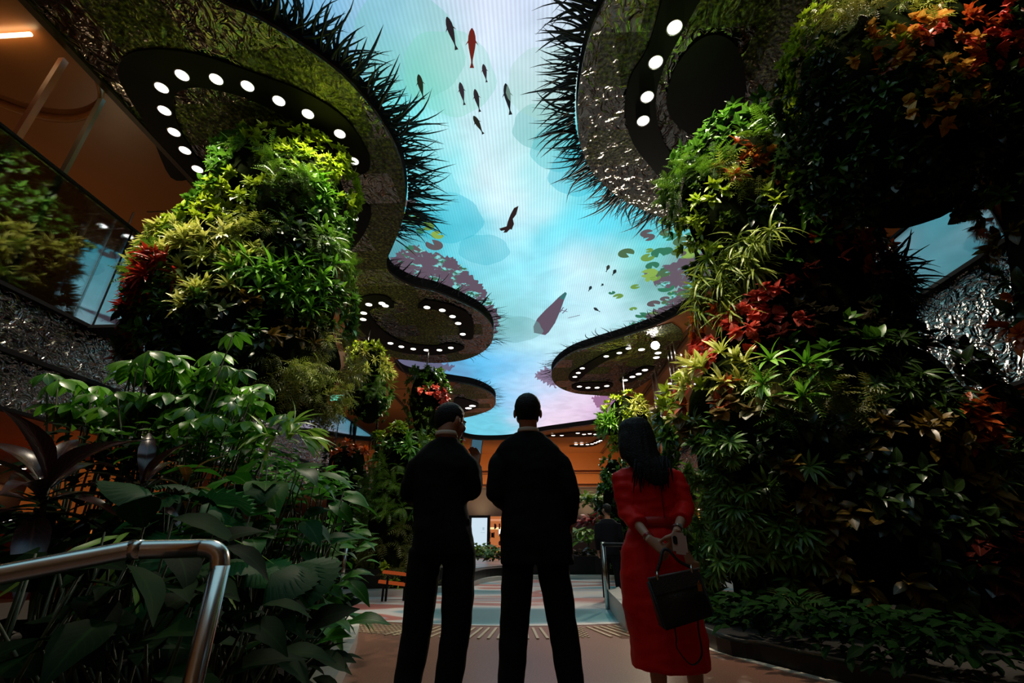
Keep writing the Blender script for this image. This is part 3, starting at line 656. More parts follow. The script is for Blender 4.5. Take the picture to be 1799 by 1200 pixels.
# light wells on the gallery undersides
for k, (px, py, s) in enumerate([(1203, 877, 1), (1208, 888, 1), (1213, 898, 1), (1228, 895, 1), (1796, 826, 1), (8, 816, -1), (36, 823, -1), (60, 868, -1), (20, 850, -1)]):
    r = lamp(px, py, 0.12, ('round downlight under the lower right gallery, %s of its group' % ORD[k]) if s > 0 else ('small round downlight of the lower left gallery, %s of its group' % ORD[k - 5]), 'downlights of the lower galleries', 2.80)
for loc in ((-10.5, 5, 2.7), (-10.5, 10, 2.7), (9, 6, 2.7), (9, 14, 2.7), (-11, 17, 2.7)):
    light('gallery_glow', 'SPOT', loc, (loc[0], loc[1], 0), 110, (1.0, .58, .28), 0.05, 165, 1)
for loc, e in (((-12.0, 3.5, 7.4), 55), ((-12.0, 9, 7.4), 70), ((-12.0, 16, 7.4), 160), ((-12.0, 26, 7.2), 240), ((10.5, 10, 7.2), 60), ((10.5, 20, 7.2), 120), ((10.5, 30, 7.2), 160)):
    light('upper_gallery_glow', 'SPOT', (loc[0], loc[1], 4.7), (loc[0], loc[1], 9), e * 1.3, (1.0, .68, .4), 0.05, 160, 1)
for loc, e in (((4.6, 18, 6.6), 110), ((4.0, 26, 6.6), 150), ((-6.6, 24, 6.0), 160), ((2, 38, 6), 450), ((-4, 38, 6), 350), ((1, 30, 5), 120)):
    light('hall_glow', 'SPOT', (loc[0], loc[1], 8.8), (loc[0], loc[1], 0), e * 1.2, (1.0, .62, .32), 0.1, 150, 1)

for y in (12, 17, 22, 27, 32):  # unseen upward spots added in place of bounce on the wooden soffit
    light('soffit_fill', 'SPOT', (XL + .5, y, 4.7), (XL + 2.6, y + 1, 8.9), 60, (1.0, .66, .38), 0.05, 120, 1)
    light('soffit_fill', 'SPOT', (XR - .3, y, 4.7), (XR - .2, y + 1, 8.9), 60, (1.0, .66, .38), 0.05, 130, 1)
for x in (-5, 0, 5): light('end_wash', 'SPOT', (x, 40, 3.4), (x, 44, 8.5), 650, (1.0, .66, .36), 0.1, 120, 1)  # warm upward spots added to brighten the end wall, without fixtures
# ------------------------------------------------------------------ end wall of the hall
bm = bmesh.new(); add_box(bm, (0, 44, 7.4), (26, 0.3, 3.6)); tag(obj('wall_north', bm, mat('end_wood', srgb(196, 122, 62), .45, noise_amt=.1, noise_scale=.6)), kind='structure')
bm = bmesh.new(); add_box(bm, (0, 43.7, 4.3), (26, 0.4, 2.7)); add_box(bm, (0, 43.45, 5.75), (26, .1, .12)); tag(obj('wall_north', bm, mat('end_grey', srgb(92, 82, 78), .4)), kind='structure')
bm = bmesh.new(); add_box(bm, (0, 43.8, 1.4), (26, 0.3, 3.0)); tag(obj('wall_north', bm, mat('shop_dark', srgb(40, 26, 18), .5)), kind='structure')
bm = bmesh.new(); add_box(bm, (0, 43.6, 7.0), (26, .1, .08)); tag(obj('trim_6', bm, mat('end_seam', srgb(110, 66, 34), .5)), kind='structure')
def wall_rect(px0, py0, px1, py1, y):
    a, b = at(px0, py0, y=y), at(px1, py1, y=y); return (a.x + b.x) / 2, (a.z + b.z) / 2, abs(b.x - a.x), abs(a.z - b.z)
# billboard screen and lit shop front
x, z, w, h = wall_rect(829, 910, 855, 960, 40)
t = thing('advertising_screen', 'bright white-blue advertising screen seen between the two men', 'screen', (x, 40, 0))
bm = bmesh.new(); add_box(bm, (0, 0, z), (w, .12, h)); obj('display', bm, emis('ad_white', srgb(206, 226, 240), 1.0), t)
bm = bmesh.new(); add_box(bm, (0, .08, z), (w + .5, .1, h + .4)); add_box(bm, (0, .1, z / 2), (w * .8, .1, z)); obj('frame', bm, M_DARK, t)
bm = bmesh.new(); add_box(bm, (.3, -.065, z - .05), (.35, .02, .03)); add_box(bm, (.35, -.065, z + .25), (.16, .02, .2)); obj('picture', bm, emis('ad_grey', srgb(170, 196, 210), 1.0), t)
x, z, w, h = wall_rect(858, 904, 893, 1002, 41)
t = thing('souvenir_shop', 'orange lit shop front between the two men, beside the white screen', 'shop', (x, 41, 0))
bm = bmesh.new(); add_box(bm, (0, .5, 1.6), (w, .1, 3.2)); obj('back_panel', bm, emis('shop_amber', srgb(200, 116, 66), .8), t)
for zz, c, s_ in ((2.9, (226, 150, 110), .9), (2.25, (255, 214, 150), 1.3), (1.6, (200, 120, 60), .8), (0.5, (214, 170, 70), .8)):
    bm = bmesh.new(); add_box(bm, (0, .4, zz), (w, .12, .16)); obj('shelf', bm, emis('shop_%d' % int(zz * 10), srgb(*c), s_), t)
bm = bmesh.new()
for k in range(26): add_box(bm, (random.uniform(-w / 2, w / 2), .3, random.choice([1.72, 2.4, .62, 1.1])), (random.uniform(.08, .2), .1, random.uniform(.15, .5)))
tag(obj('merchandise', bm, mat('goods', srgb(120, 40, 26), .5), t), kind='stuff')
bm = bmesh.new(); add_box(bm, (.3, .35, 1.95), (.55, .08, .5)); obj('poster', bm, emis('shop_white', (1, .95, .85, 1), 1.4), t)
for k in range(5):
    x, z, w, h = wall_rect(1190 + k * 9, 900, 1196 + k * 9, 925, 36); bm = bmesh.new(); add_box(bm, (x, 36, z), (w, .1, h)); tag(obj('shop_window', bm, emis('shopwin_%d' % k, srgb(230, 140 + k * 8, 60), .9)), 'warm lit shop window beyond the woman, %s counting away from her' % ORD[k], 'window', 'shop windows beyond the woman')
# lit shops at far left under the gallery (with part of a lit white sign)
t = thing('shop_sign', 'small lit shop sign behind the purple cordyline at the left frame edge', 'sign', tuple(at(10, 918, y=9.0)))
t.location = at(10, 918, y=9.0)
cu = bpy.data.curves.new('letters', 'FONT'); cu.body = 'EAA'; cu.size = 0.22; cu.extrude = 0.01; cu.align_x = 'CENTER'; cu.align_y = 'CENTER'
o = bpy.data.objects.new('letters', cu); COL.objects.link(o); bpy.context.view_layer.update(); me_ = bpy.data.meshes.new_from_object(o.evaluated_get(bpy.context.evaluated_depsgraph_get())); bpy.data.objects.remove(o); me_.materials.clear(); me_.materials.append(emis('sign_white', (1, .95, .9, 1), 1.4)); o = bpy.data.objects.new('letters', me_); COL.objects.link(o); o.rotation_euler = (math.pi / 2, 0, 0); o.parent = t; o.location = (0, -.04, 0)
bm = bmesh.new(); add_box(bm, (0, .02, 0), (.9, .06, .36)); obj('backing', bm, mat('sign_back', srgb(60, 26, 14), .5), t)
t = thing('shop_counter', 'amber lit shop counter under the left gallery behind the cordyline', 'counter', (-9.6, 9.4, 0))
bm = bmesh.new(); add_box(bm, (0, 0, .55), (3.4, .6, 1.1)); obj('body', bm, mat('counter_red', srgb(90, 24, 14), .4), t)
bm = bmesh.new(); add_box(bm, (0, 0, 1.13), (3.5, .7, .06)); obj('top', bm, emis('counter_lit', srgb(230, 130, 50), .6), t)
bm = bmesh.new(); add_box(bm, (0, .8, 2.0), (3.4, .2, 1.3)); obj('back_shelf', bm, emis('counter_back', srgb(150, 74, 26), .5), t)

# ------------------------------------------------------------------ floor
M_FLOOR = bpy.data.materials.new('plaza_floor'); M_FLOOR.use_nodes = True; nt = M_FLOOR.node_tree; N = nt.nodes.new; L = nt.links.new; pr = nt.nodes['Principled BSDF']
tc = N('ShaderNodeTexCoord')
n1 = N('ShaderNodeTexNoise'); n1.inputs['Scale'].default_value = 90; n1.inputs['Detail'].default_value = 3; L(tc.outputs['Object'], n1.inputs['Vector'])
c1 = N('ShaderNodeValToRGB'); L(n1.outputs['Fac'], c1.inputs[0]); e = c1.color_ramp.elements; e[0].position = .35; e[0].color = srgb(98, 64, 50); e[1].position = .65; e[1].color = srgb(150, 104, 84)
# flowing bands of colour in the plaza beyond
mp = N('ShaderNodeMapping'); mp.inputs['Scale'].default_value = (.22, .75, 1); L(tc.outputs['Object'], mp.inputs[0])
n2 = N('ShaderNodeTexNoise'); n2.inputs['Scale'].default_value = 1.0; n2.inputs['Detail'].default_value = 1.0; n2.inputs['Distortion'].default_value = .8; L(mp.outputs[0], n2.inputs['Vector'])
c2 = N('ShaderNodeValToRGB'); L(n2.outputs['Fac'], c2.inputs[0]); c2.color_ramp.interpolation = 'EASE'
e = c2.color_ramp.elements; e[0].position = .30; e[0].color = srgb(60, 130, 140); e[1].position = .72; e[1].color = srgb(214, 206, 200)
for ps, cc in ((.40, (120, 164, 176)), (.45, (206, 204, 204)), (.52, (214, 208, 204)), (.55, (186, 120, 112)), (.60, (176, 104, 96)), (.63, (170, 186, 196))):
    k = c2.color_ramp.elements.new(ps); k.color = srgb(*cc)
sx = N('ShaderNodeSeparateXYZ'); L(tc.outputs['Object'], sx.inputs[0])
# boundary arc: y > 6.15 - bow
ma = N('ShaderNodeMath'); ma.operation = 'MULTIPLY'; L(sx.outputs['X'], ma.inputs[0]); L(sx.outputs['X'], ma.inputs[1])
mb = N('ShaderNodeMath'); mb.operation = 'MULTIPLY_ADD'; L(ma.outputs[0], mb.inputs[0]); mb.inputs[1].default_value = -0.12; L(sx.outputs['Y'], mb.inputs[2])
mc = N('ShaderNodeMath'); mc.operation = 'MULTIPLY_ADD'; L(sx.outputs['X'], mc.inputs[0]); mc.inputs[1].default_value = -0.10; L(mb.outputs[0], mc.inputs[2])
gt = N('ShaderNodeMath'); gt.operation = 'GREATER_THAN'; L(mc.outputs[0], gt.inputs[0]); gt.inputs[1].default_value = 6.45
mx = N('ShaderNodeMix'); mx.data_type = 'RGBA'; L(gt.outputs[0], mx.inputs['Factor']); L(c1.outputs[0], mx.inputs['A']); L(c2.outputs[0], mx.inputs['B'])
L(mx.outputs['Result'], pr.inputs['Base Color']); pr.inputs['Roughness'].default_value = .32
bm = bmesh.new(); add_box(bm, (0, 20, -0.05), (36, 50, 0.1)); fo = obj('floor', bm, M_FLOOR); tag(fo, kind='structure')
def arc_y(x, c=6.45): return c + .12 * x * x + .10 * x
bm = bmesh.new(); pts = [(x / 10, arc_y(x / 10)) for x in range(-24, 16)]
for (a, b), (c, d) in zip(pts, pts[1:]):
    vs = [bm.verts.new(p) for p in ((a, b - .02, .004), (c, d - .02, .004), (c, d + .03, .004), (a, b + .03, .004))]; bm.faces.new(vs)
tag(obj('trim_7', bm, mat('white_line', srgb(220, 214, 206), .4)), kind='structure')
# tactile warning studs and bars (metal), laid in an arc
M_TACT = mat('tactile_metal', srgb(206, 190, 160), .35, metal=.3)
def tact(x0, x1, bars, label):
    bm = bmesh.new(); x = x0
    while x < x1:
        yb = arc_y(x) - 0.20
        ang = (x + .3) * .35
        if bars:
            d = Vector((math.sin(ang) * .9, -math.cos(ang), 0)).normalized(); a = Vector((x, yb, .006))
            add_box(bm, a + d * .34, (.028, .68, .01), Matrix.Rotation(math.atan2(-d.x, d.y) + math.pi, 4, 'Z')); x += .085
        else:
            for k in range(12):
                add_cyl(bm, (x + (k % 2) * .03, yb - k * .058, 0), (x + (k % 2) * .03, yb - k * .058, .008), .017, 8)
            x += .06
    tag(obj('tactile_paving', bm, M_TACT), label, 'tactile strip', kind='thing')
tact(-2.3, -1.45, False, 'field of metal tactile studs beside the left planter curb')
tact(-1.40, 0.12, True, 'row of metal tactile bars behind the two suited men')
tact(.16, .55, False, 'field of metal tactile studs right of the middle man')
tact(.6, 1.15, True, 'short row of metal tactile bars in front of the right steel post')

# ------------------------------------------------------------------ planters
# left bed: white curb following a curve, soil mass inside
curbL = smooth_line([at(a, b, z=0).to_2d().to_3d() for a, b in [(520, 1400), (575, 1260), (601, 1200), (622, 1150), (628, 1118), (618, 1096), (585, 1080), (520, 1070)]], 5)
bm = bmesh.new()
pts = [(p.x, p.y) for p in curbL]
def ribbon(bm, pts, w, z0, z1, sgn=1):
    ins = []
    for i, p in enumerate(pts):
        a = Vector(pts[max(i - 1, 0)]); b = Vector(pts[min(i + 1, len(pts) - 1)]); d = (b - a).normalized(); ins.append((p[0] - d.y * w * sgn, p[1] + d.x * w * sgn))
    for (a, b), (c, d), (e, f), (g, h) in zip(pts, pts[1:], ins, ins[1:]):
        vs = [bm.verts.new(v) for v in ((a, b, z0), (c, d, z0), (c, d, z1), (a, b, z1), (e, f, z1), (g, h, z1), (e, f, z0), (g, h, z0))]
        bm.faces.new((vs[0], vs[1], vs[2], vs[3])); bm.faces.new((vs[3], vs[2], vs[5], vs[4])); bm.faces.new((vs[4], vs[5], vs[7], vs[6]))
    bmesh.ops.remove_doubles(bm, verts=bm.verts, dist=1e-4)
ribbon(bm, pts, .16, 0, .14)
tag(obj('planter_curb', bm, mat('white_curb', srgb(196, 196, 190), .35, noise_amt=.05)), 'white stone curb around the left planting bed', 'curb')
bm = bmesh.new(); add_prism(bm, [(p[0] - .12, p[1]) for p in pts] + [(-7.8, pts[-1][1] + .5), (-7.8, .2), (-1.3, .2)], 0, .12)
tag(obj('planting_soil', bm, M_SOIL), 'dark soil of the left planting bed', 'soil', kind='stuff')
# right bed: dark glass-topped plinth, bright edge line, white floor strip
rb = [at(a, b, z=.12) for a, b in [(1085, 1020), (1110, 1038), (1245, 1106), (1350, 1132), (1507, 1166), (1663, 1199), (1850, 1240)]]
rb = smooth_line([(p.x, p.y, 0) for p in rb], 5)
bm = bmesh.new(); ribbon(bm, [(p.x, p.y) for p in rb[5:]], .10, 0, .12, -1)
bm.normal_update(); pl = obj('planter_wall', bm, mat('plinth_black', (.010, .010, .009, 1), .35, spec=.25)); tag(pl, 'low glossy black wall around the right plant column', 'planter wall')
bm = bmesh.new(); ribbon(bm, [(p.x, p.y - .005) for p in rb[5:]], .018, .115, .132, -1); e_ = obj('rim', bm, mat('rim_steel', srgb(190, 190, 184), .35, metal=.6), pl)
bm = bmesh.new()
strip = smooth_line([at(a, b, z=0) for a, b in [(1230, 1133), (1250, 1140), (1350, 1168), (1430, 1188), (1480, 1201), (1600, 1234)]], 5)
ribbon(bm, [(p.x, p.y) for p in strip], .07, 0, .006, -1); tag(obj('trim_8', bm, mat('white_stone', srgb(226, 210, 190), .4)), kind='structure')
bm = bmesh.new(); add_prism(bm, [(p.x + .06, p.y + .03) for p in rb[5:]] + [(5.8, 2.2), (5.8, 8.6), (1.9, 9.2)], 0, .10); tag(obj('planting_soil', bm, M_SOIL), 'dark soil under the right plant column', 'soil', kind='stuff')
# ramp side wall right of the steel post
q = [at(a, b, z=0) for a, b in [(1070, 1070), (1100, 1112), (1118, 1112), (1090, 1062)]]
bm = bmesh.new(); add_prism(bm, [(p.x, p.y) for p in q], 0, .26); tag(obj('ramp_curb', bm, mat('ramp_grey', srgb(150, 150, 148), .4)), 'pale grey ramp curb between the steel post and the red dress', 'curb')
# far plinths with white coping
def plinth(px, h, label, inner=.0):
    P = smooth_line([at(a, b, z=0) for a, b in px], 5); y2 = 4.0
    pts = [(p.x, p.y) for p in P]; t = thing('far_planter', label, 'planter', (0, 0, 0))
    bm = bmesh.new(); ribbon(bm, pts, .5, 0, .10, 1); obj('coping', bm, mat('coping_white', srgb(196, 190, 182), .35), t)
    bm = bmesh.new(); ribbon(bm, [(a, b + .5) for a, b in pts], .4, 0, h, 1); obj('wall', bm, mat('plinth_black'), t)
    bm = bmesh.new(); add_prism(bm, [(a, b + .7) for a, b in pts] + [(pts[-1][0], pts[-1][1] + y2), (pts[0][0], pts[0][1] + y2)], 0, h - .03); obj('bed', bm, M_SOIL, t)
plinth([(560, 1050), (640, 1049), (720, 1046), (775, 1041)], .45, 'dark planter with a white coping at the foot of the far left plant pillars')
plinth([(775, 1041), (815, 1036), (850, 1024), (885, 1019)], .3, 'curving dark planter with white coping seen between the two men')
plinth([(930, 1018), (1000, 1018), (1062, 1018), (1100, 1020)], .6, 'straight dark planter with white coping beyond the right steel post')
# orange glints: reflections beyond the left man, modelled as glowing bars on added legs
for k, (a, b, c, d) in enumerate([(672, 1011, 725, 1004), (664, 1030, 725, 1020)]):
    A, B = at(a, b, y=9.0), at(c, d, y=9.2); bm = bmesh.new(); add_box(bm, (A + B) / 2, ((B - A).length, .10, .05), Matrix.Rotation(0.1, 4, 'Y')); post = bmesh.new(); add_cyl(post, (A.x + .1, 9.0, A.z), (A.x + .1, 9.0, 0), .02); add_cyl(post, (B.x - .1, 9.1, B.z), (B.x - .1, 9.1, 0), .02)
    lo_ = tag(obj('glint_bar', bm, emis('glint_glow', srgb(170, 74, 34), .6)), ['upper', 'lower'][k] + ' orange reflection modelled as a glowing bar beyond the left man', 'glint'); obj('support', post, M_DARK, lo_)

# ------------------------------------------------------------------ handrails
def rail(name, paths, r, label, m=M_STEEL, parts=None):
    t = thing(name, label, 'handrail', (0, 0, 0))
    for nm, pts, rr in paths:
        bm = bmesh.new(); add_tube(bm, pts, rr, 18); obj(nm, bm, m, t, True)
    return t
b0 = at(-160, 1049, y=1.12); b1 = at(0, 1010, y=1.20); b2 = at(228, 966, y=1.36); b3 = at(350, 963, y=1.42); c1 = at(371, 965, y=1.425); c2 = at(385, 976, y=1.43); b4 = at(386, 1000, y=1.43)
foot = at(325, 1240, y=1.40); foot = Vector((b4.x, b4.y, 0.0))
arcp = smooth_line([b3, c1, c2, b4], 5)
rail('steel_handrail', [('rail', [b0, b1, b2, b2.lerp(b3, .5)] + arcp, .0255), ('post', [b4 + Vector((0, 0, .01)), foot], .0255)], 0, 'thick brushed steel handrail in the near left corner')
bm = bmesh.new(); add_cyl(bm, b2 - (b3 - b2).normalized() * .003, b2 + (b3 - b2).normalized() * .03, .0262, 18); o = obj('joint_sleeve', bm, M_STEEL, [x for x in COL.objects if x.name == 'steel_handrail'][0], True)
# slim posts with glass beyond the men
q = at(1068, 1071, z=0); top = Vector((q.x, q.y, at(1060, 952, y=q.y).z))
t = thing('glass_rail', 'slim steel post and dark handrail between the middle man and the red dress', 'handrail', (q.x, q.y, 0))
bm = bmesh.new(); add_cyl(bm, (0, 0, 0), (0, 0, top.z), .035, 14); obj('post', bm, M_STEEL, t, True)
bm = bmesh.new(); add_tube(bm, [(0, 0, top.z - .04), (.9, -1.6, top.z - .06)], .03, 12); obj('rail', bm, M_DARK, t, True)
q = at(597, 1050, z=0); zt = at(605, 951, y=q.y).z
t = thing('glass_rail', 'slim steel post standing among the leaves at the end of the left bed', 'handrail', (q.x, q.y, 0))
bm = bmesh.new(); add_cyl(bm, (0, 0, 0), (0, 0, zt), .035, 14); obj('post', bm, M_STEEL, t, True)
bm = bmesh.new(); add_tube(bm, [(0, 0, zt - .03), (-.7, -1.4, zt - .05)], .03, 12); obj('rail', bm, M_STEEL, t, True)
# green exit sign in the left gallery
p = at(592, 699, x=XL - 1.5); bm = bmesh.new(); add_box(bm, (0, 0, 0), (.6, .08, .28)); o = obj('exit_sign', bm, emis('exit_green', srgb(120, 220, 180), .9)); o.location = p
tag(o, 'small green lit exit sign in the left gallery near the first hanging plant', 'sign')
bm = bmesh.new(); add_cyl(bm, (0, 0, .14), (0, 0, ZS + .2 - p.z), .012); obj('hanger', bm, M_DARK, o)
# ------------------------------------------------------------------ leaf templates: (verts[x across, y along, z up], quads, attr[along, across])
def t_blade(prof, droop=0.25, fold=0.25, ruffle=0.0):
    n = len(prof); V, A, Fq = [], [], []
    for i, w in enumerate(prof):
        t = i / (n - 1); z = -droop * t * t; y = t * (1 - 0.25 * droop * t)
        rz = ruffle * math.sin(i * 2.4)
        for s in (-1, 0, 1): V.append((s * w, y, z + (abs(s) * w * fold) + rz * abs(s))); A.append((t, s))
    for i in range(n - 1):
        q = 3 * i; Fq += [(q, q + 1, q + 4, q + 3), (q + 1, q + 2, q + 5, q + 4)]
    return np.array(V, float), np.array(Fq, int), np.array(A, float)
def t_join(parts):
    V, Fq, A = [], [], []; n = 0
    for v, f, a in parts: V.append(v); Fq.append(f + n); A.append(a); n += len(v)
    return np.concatenate(V), np.concatenate(Fq), np.concatenate(A)
def t_xf(t, ang=0, s=1, off=(0, 0, 0), tilt=0, sx=1):
    v, f, a = t; v = v * [s * sx, s, s]; c, n_ = math.cos(tilt), math.sin(tilt)
    v = np.stack([v[:, 0], v[:, 1] * c - v[:, 2] * n_, v[:, 1] * n_ + v[:, 2] * c], 1)
    c, n_ = math.cos(ang), math.sin(ang)
    v = np.stack([v[:, 0] * c + v[:, 1] * n_, -v[:, 0] * n_ + v[:, 1] * c, v[:, 2]], 1)
    return v + np.array(off), f, a
OVATE = t_blade([.02, .17, .235, .22, .14, .015], .25, .25)
OVATE_S = t_blade([.03, .24, .20, .02], .22, .2)
ROUND = t_blade([.10, .33, .40, .36, .22, .04], .22, .12)
LANCE = t_blade([.02, .075, .095, .07, .012], .30, .3)
STRAP = t_blade([.03, .042, .042, .036, .026, .006], .75, .25)
STRAP_S = t_blade([.04, .05, .035, .006], .6, .2)
HEART = t_blade([.20, .36, .40, .34, .20, .03], .35, .15)
WIDE = t_blade([.03, .13, .20, .235, .24, .21, .15, .07, .01], .42, .22, .008)
CORDY = t_blade([.025, .05, .085, .105, .105, .085, .05, .01], .55, .35)
def t_frond(n=9, droop=.45, w=.22):
    parts = [t_blade([.012, .012, .01, .004], droop, 0)]
    lf = t_blade([.12, .20, .03], .2, .1)
    for i in range(n):
        t = (i + 1.2) / (n + 1.5); z = -droop * t * t; y = t * (1 - .25 * droop * t); L = w * math.sin(math.pi * (0.12 + 0.86 * t)) ** .7
        for s in (-1, 1): parts.append(t_xf(lf, s * math.radians(68), L, (0, y, z), -.12, .55))
    return t_join(parts)
FERN = t_frond(9); FERN_S = t_frond(5, .45, .26); PALMLET = t_frond(7, .3, .42)
def t_palmate(n, blade, spread, s0=1.0, tilt=-.25):
    parts = []
    for i in range(n):
        a = math.radians(spread) * (i / (n - 1) - .5) if spread < 359 else 2 * math.pi * i / n
        parts.append(t_xf(blade, a, s0 * (1 - .18 * abs(a) / math.pi * 2 if spread < 359 else 1 - .25 * (abs(a - math.pi) < 1.2) * 0), (0, 0, 0), tilt))
    return t_join(parts)
SCHEFF = t_palmate(8, t_xf(t_blade([.008, .02, .12, .19, .20, .13, .02], .3, .22), 0, 1), 360, 1.0, -.35)
BAMBOO = t_palmate(7, LANCE, 210, 1.0, -.2)
def t_fan(n=13, spread=150):
    V, A, Fq = [(0, 0, 0)], [(0, 0)], []
    V, A = [], []
    for i in range(n * 2 + 1):
        a = math.radians(spread) * (i / (n * 2) - .5); r1 = .52; r2 = (1.0 if i % 2 else .86) * (1 - .12 * abs(a)); z = .025 if i % 2 else 0
        for r, zz in ((.02, 0), (r1, z - .08), (r2, z * 1.5 - .30)): V.append((math.sin(a) * r, math.cos(a) * r, zz)); A.append((r, .5 if i % 2 else .0))
    for i in range(n * 2):
        q = 3 * i; Fq += [(q, q + 3, q + 4, q + 1), (q + 1, q + 4, q + 5, q + 2)]
    return np.array(V, float), np.array(Fq, int), np.array(A, float)
FAN = t_fan()

class Leaves:
    def __init__(s): s.V = []; s.F = []; s.A = []; s.n = 0
    def add(s, tpl, P, D, Nn, S, rnd=None):
        P = np.atleast_2d(P); k = len(P)
        if k == 0: return
        D = D / (np.linalg.norm(D, axis=1, keepdims=True) + 1e-9)
        Nn = Nn - D * (Nn * D).sum(1, keepdims=True); Nn = Nn / (np.linalg.norm(Nn, axis=1, keepdims=True) + 1e-9)
        X = np.cross(D, Nn); v, f, a = tpl; S = np.broadcast_to(np.asarray(S, float), (k,))[:, None, None]
        W = P[:, None, :] + S * (v[None, :, 0:1] * X[:, None, :] + v[None, :, 1:2] * D[:, None, :] + v[None, :, 2:3] * Nn[:, None, :])
        s.V.append(W.reshape(-1, 3)); nv = len(v)
        s.F.append((f[None] + (np.arange(k) * nv)[:, None, None] + s.n).reshape(-1, 4)); s.n += k * nv
        r = RNG.random(k) if rnd is None else rnd
        at3 = np.empty((k, nv, 3)); at3[:, :, 0] = r[:, None]; at3[:, :, 1] = a[None, :, 0]; at3[:, :, 2] = a[None, :, 1]; s.A.append(at3.reshape(-1, 3))
    def build(s, name, m, parent=None):
        if not s.V: return None
        return mesh_np(name, np.concatenate(s.V), np.concatenate(s.F), np.concatenate(s.A), m, parent)

# species: template(s), leaves per rosette, leaf length, spread, colours, part name
SP = {
 'fern':    dict(t=FERN, n=7, L=.42, sp=(.5, 1.3), m=leaf_mat('fern_green', (52, 96, 18), (104, 142, 34)), name='fern_patch'),
 'fernpale':dict(t=FERN_S, n=9, L=.34, sp=(.5, 1.3), m=leaf_mat('fern_pale', (120, 140, 40), (176, 184, 78)), name='fern_patch', lab='pale yellow-green ferns'),
 'olive':   dict(t=FERN_S, n=9, L=.36, sp=(.5, 1.4), m=leaf_mat('olive', (74, 84, 26), (122, 118, 48)), name='fern_patch', lab='olive ferns'),
 'ovate':   dict(t=OVATE, n=9, L=.24, sp=(.4, 1.35), m=leaf_mat('ovate_green', (34, 78, 18), (82, 126, 34)), name='leafy_patch'),
 'bright':  dict(t=OVATE_S, n=12, L=.20, sp=(.3, 1.35), m=leaf_mat('bright_green', (110, 146, 22), (176, 196, 50)), name='leafy_patch', lab='bright yellow-green leaves'),
 'small':   dict(t=OVATE_S, n=14, L=.13, sp=(.3, 1.4), m=leaf_mat('small_green', (44, 78, 20), (96, 124, 38)), name='small_leaf_patch'),
 'dark':    dict(t=OVATE, n=9, L=.24, sp=(.4, 1.4), m=leaf_mat('dark_green', (18, 40, 14), (44, 66, 24), rough=.3), name='dark_leaf_patch'),
 'gloss':   dict(t=ROUND, n=8, L=.22, sp=(.3, 1.3), m=leaf_mat('gloss_dark', (30, 30, 22), (70, 62, 40), (110, 104, 80), rough=.2), name='round_leaf_patch', lab='dark glossy round leaves'),
 'lance':   dict(t=LANCE, n=12, L=.42, sp=(.3, 1.25), m=leaf_mat('lance_green', (70, 130, 26), (130, 186, 52)), name='lance_leaf_patch', lab='bright lance-shaped leaves'),
 'croton':  dict(t=LANCE, n=16, L=.34, sp=(.3, 1.1), m=leaf_mat('croton_pale', (176, 190, 70), (228, 226, 124)), name='pale_leaf_patch', lab='pale cream-green strap leaves'),
 'spider':  dict(t=STRAP, n=16, L=.48, sp=(.3, 1.2), m=leaf_mat('spider_green', (104, 138, 36), (170, 184, 74), (214, 214, 130)), name='spider_plant_patch', lab='striped arching spider plants'),
 'strapdark':dict(t=STRAP, n=16, L=.6, sp=(.3, 1.2), m=leaf_mat('strap_dark', (16, 34, 14), (36, 60, 24)), name='arching_leaf_patch', lab='long dark arching leaves'),
 'red':     dict(t=HEART, n=12, L=.19, sp=(.3, 1.3), m=leaf_mat('red_leaf', (214, 50, 40), (246, 124, 100), (250, 160, 140), trans=.3), name='red_leaf_patch', lab='bright red-pink leaves'),
 'rust':    dict(t=OVATE, n=10, L=.22, sp=(.4, 1.3), m=leaf_mat('rust_leaf', (130, 44, 14), (206, 96, 34)), name='rust_leaf_patch', lab='rust-orange leaves'),
 'orange':  dict(t=HEART, n=8, L=.20, sp=(.4, 1.3), m=leaf_mat('orange_leaf', (206, 110, 30), (238, 190, 84)), name='orange_leaf_patch', lab='orange-yellow leaves'),
 'redgrass':dict(t=LANCE, n=18, L=.36, sp=(.3, 1.2), m=leaf_mat('red_cordy', (120, 22, 16), (190, 50, 34)), name='red_cordyline_patch', lab='dark red narrow leaves'),
 'burg':    dict(t=HEART, n=8, L=.26, sp=(.3, 1.3), m=leaf_mat('burgundy', (50, 16, 14), (96, 34, 26), (150, 90, 80), rough=.2), name='burgundy_leaf_patch', lab='dark burgundy glossy leaves'),
 'pep':     dict(t=ROUND, n=8, L=.22, sp=(.4, 1.3), m=leaf_mat('peperomia', (104, 104, 56), (150, 120, 70), (210, 200, 150)), name='round_leaf_patch', lab='round leaves with pale veins'),
 'bamboo':  dict(t=BAMBOO, n=6, L=.26, sp=(.5, 1.3), m=leaf_mat('bamboo_green', (40, 84, 26), (110, 150, 60)), name='bamboo_leaf_patch', lab='fingered bamboo-like leaves'),
 'bamdark': dict(t=BAMBOO, n=7, L=.26, sp=(.5, 1.3), m=leaf_mat('bamboo_dark', (22, 48, 14), (60, 88, 30)), name='bamboo_leaf_patch', lab='darker fingered leaves'),
 'amber':   dict(t=OVATE, n=9, L=.24, sp=(.4, 1.4), m=leaf_mat('amber_dark', (60, 48, 12), (120, 92, 26)), name='amber_leaf_patch', lab='olive-amber leaves'),
 'palm':    dict(t=PALMLET, n=4, L=.5, sp=(.5, 1.2), m=leaf_mat('palmlet', (120, 140, 60), (190, 196, 110)), name='palm_frond_patch', lab='pale feathered palm fronds'),
}
M_CORE = mat('moss_core', (0.006, 0.009, 0.003, 1), 0.98, spec=0, bump=0.8, bump_scale=12)

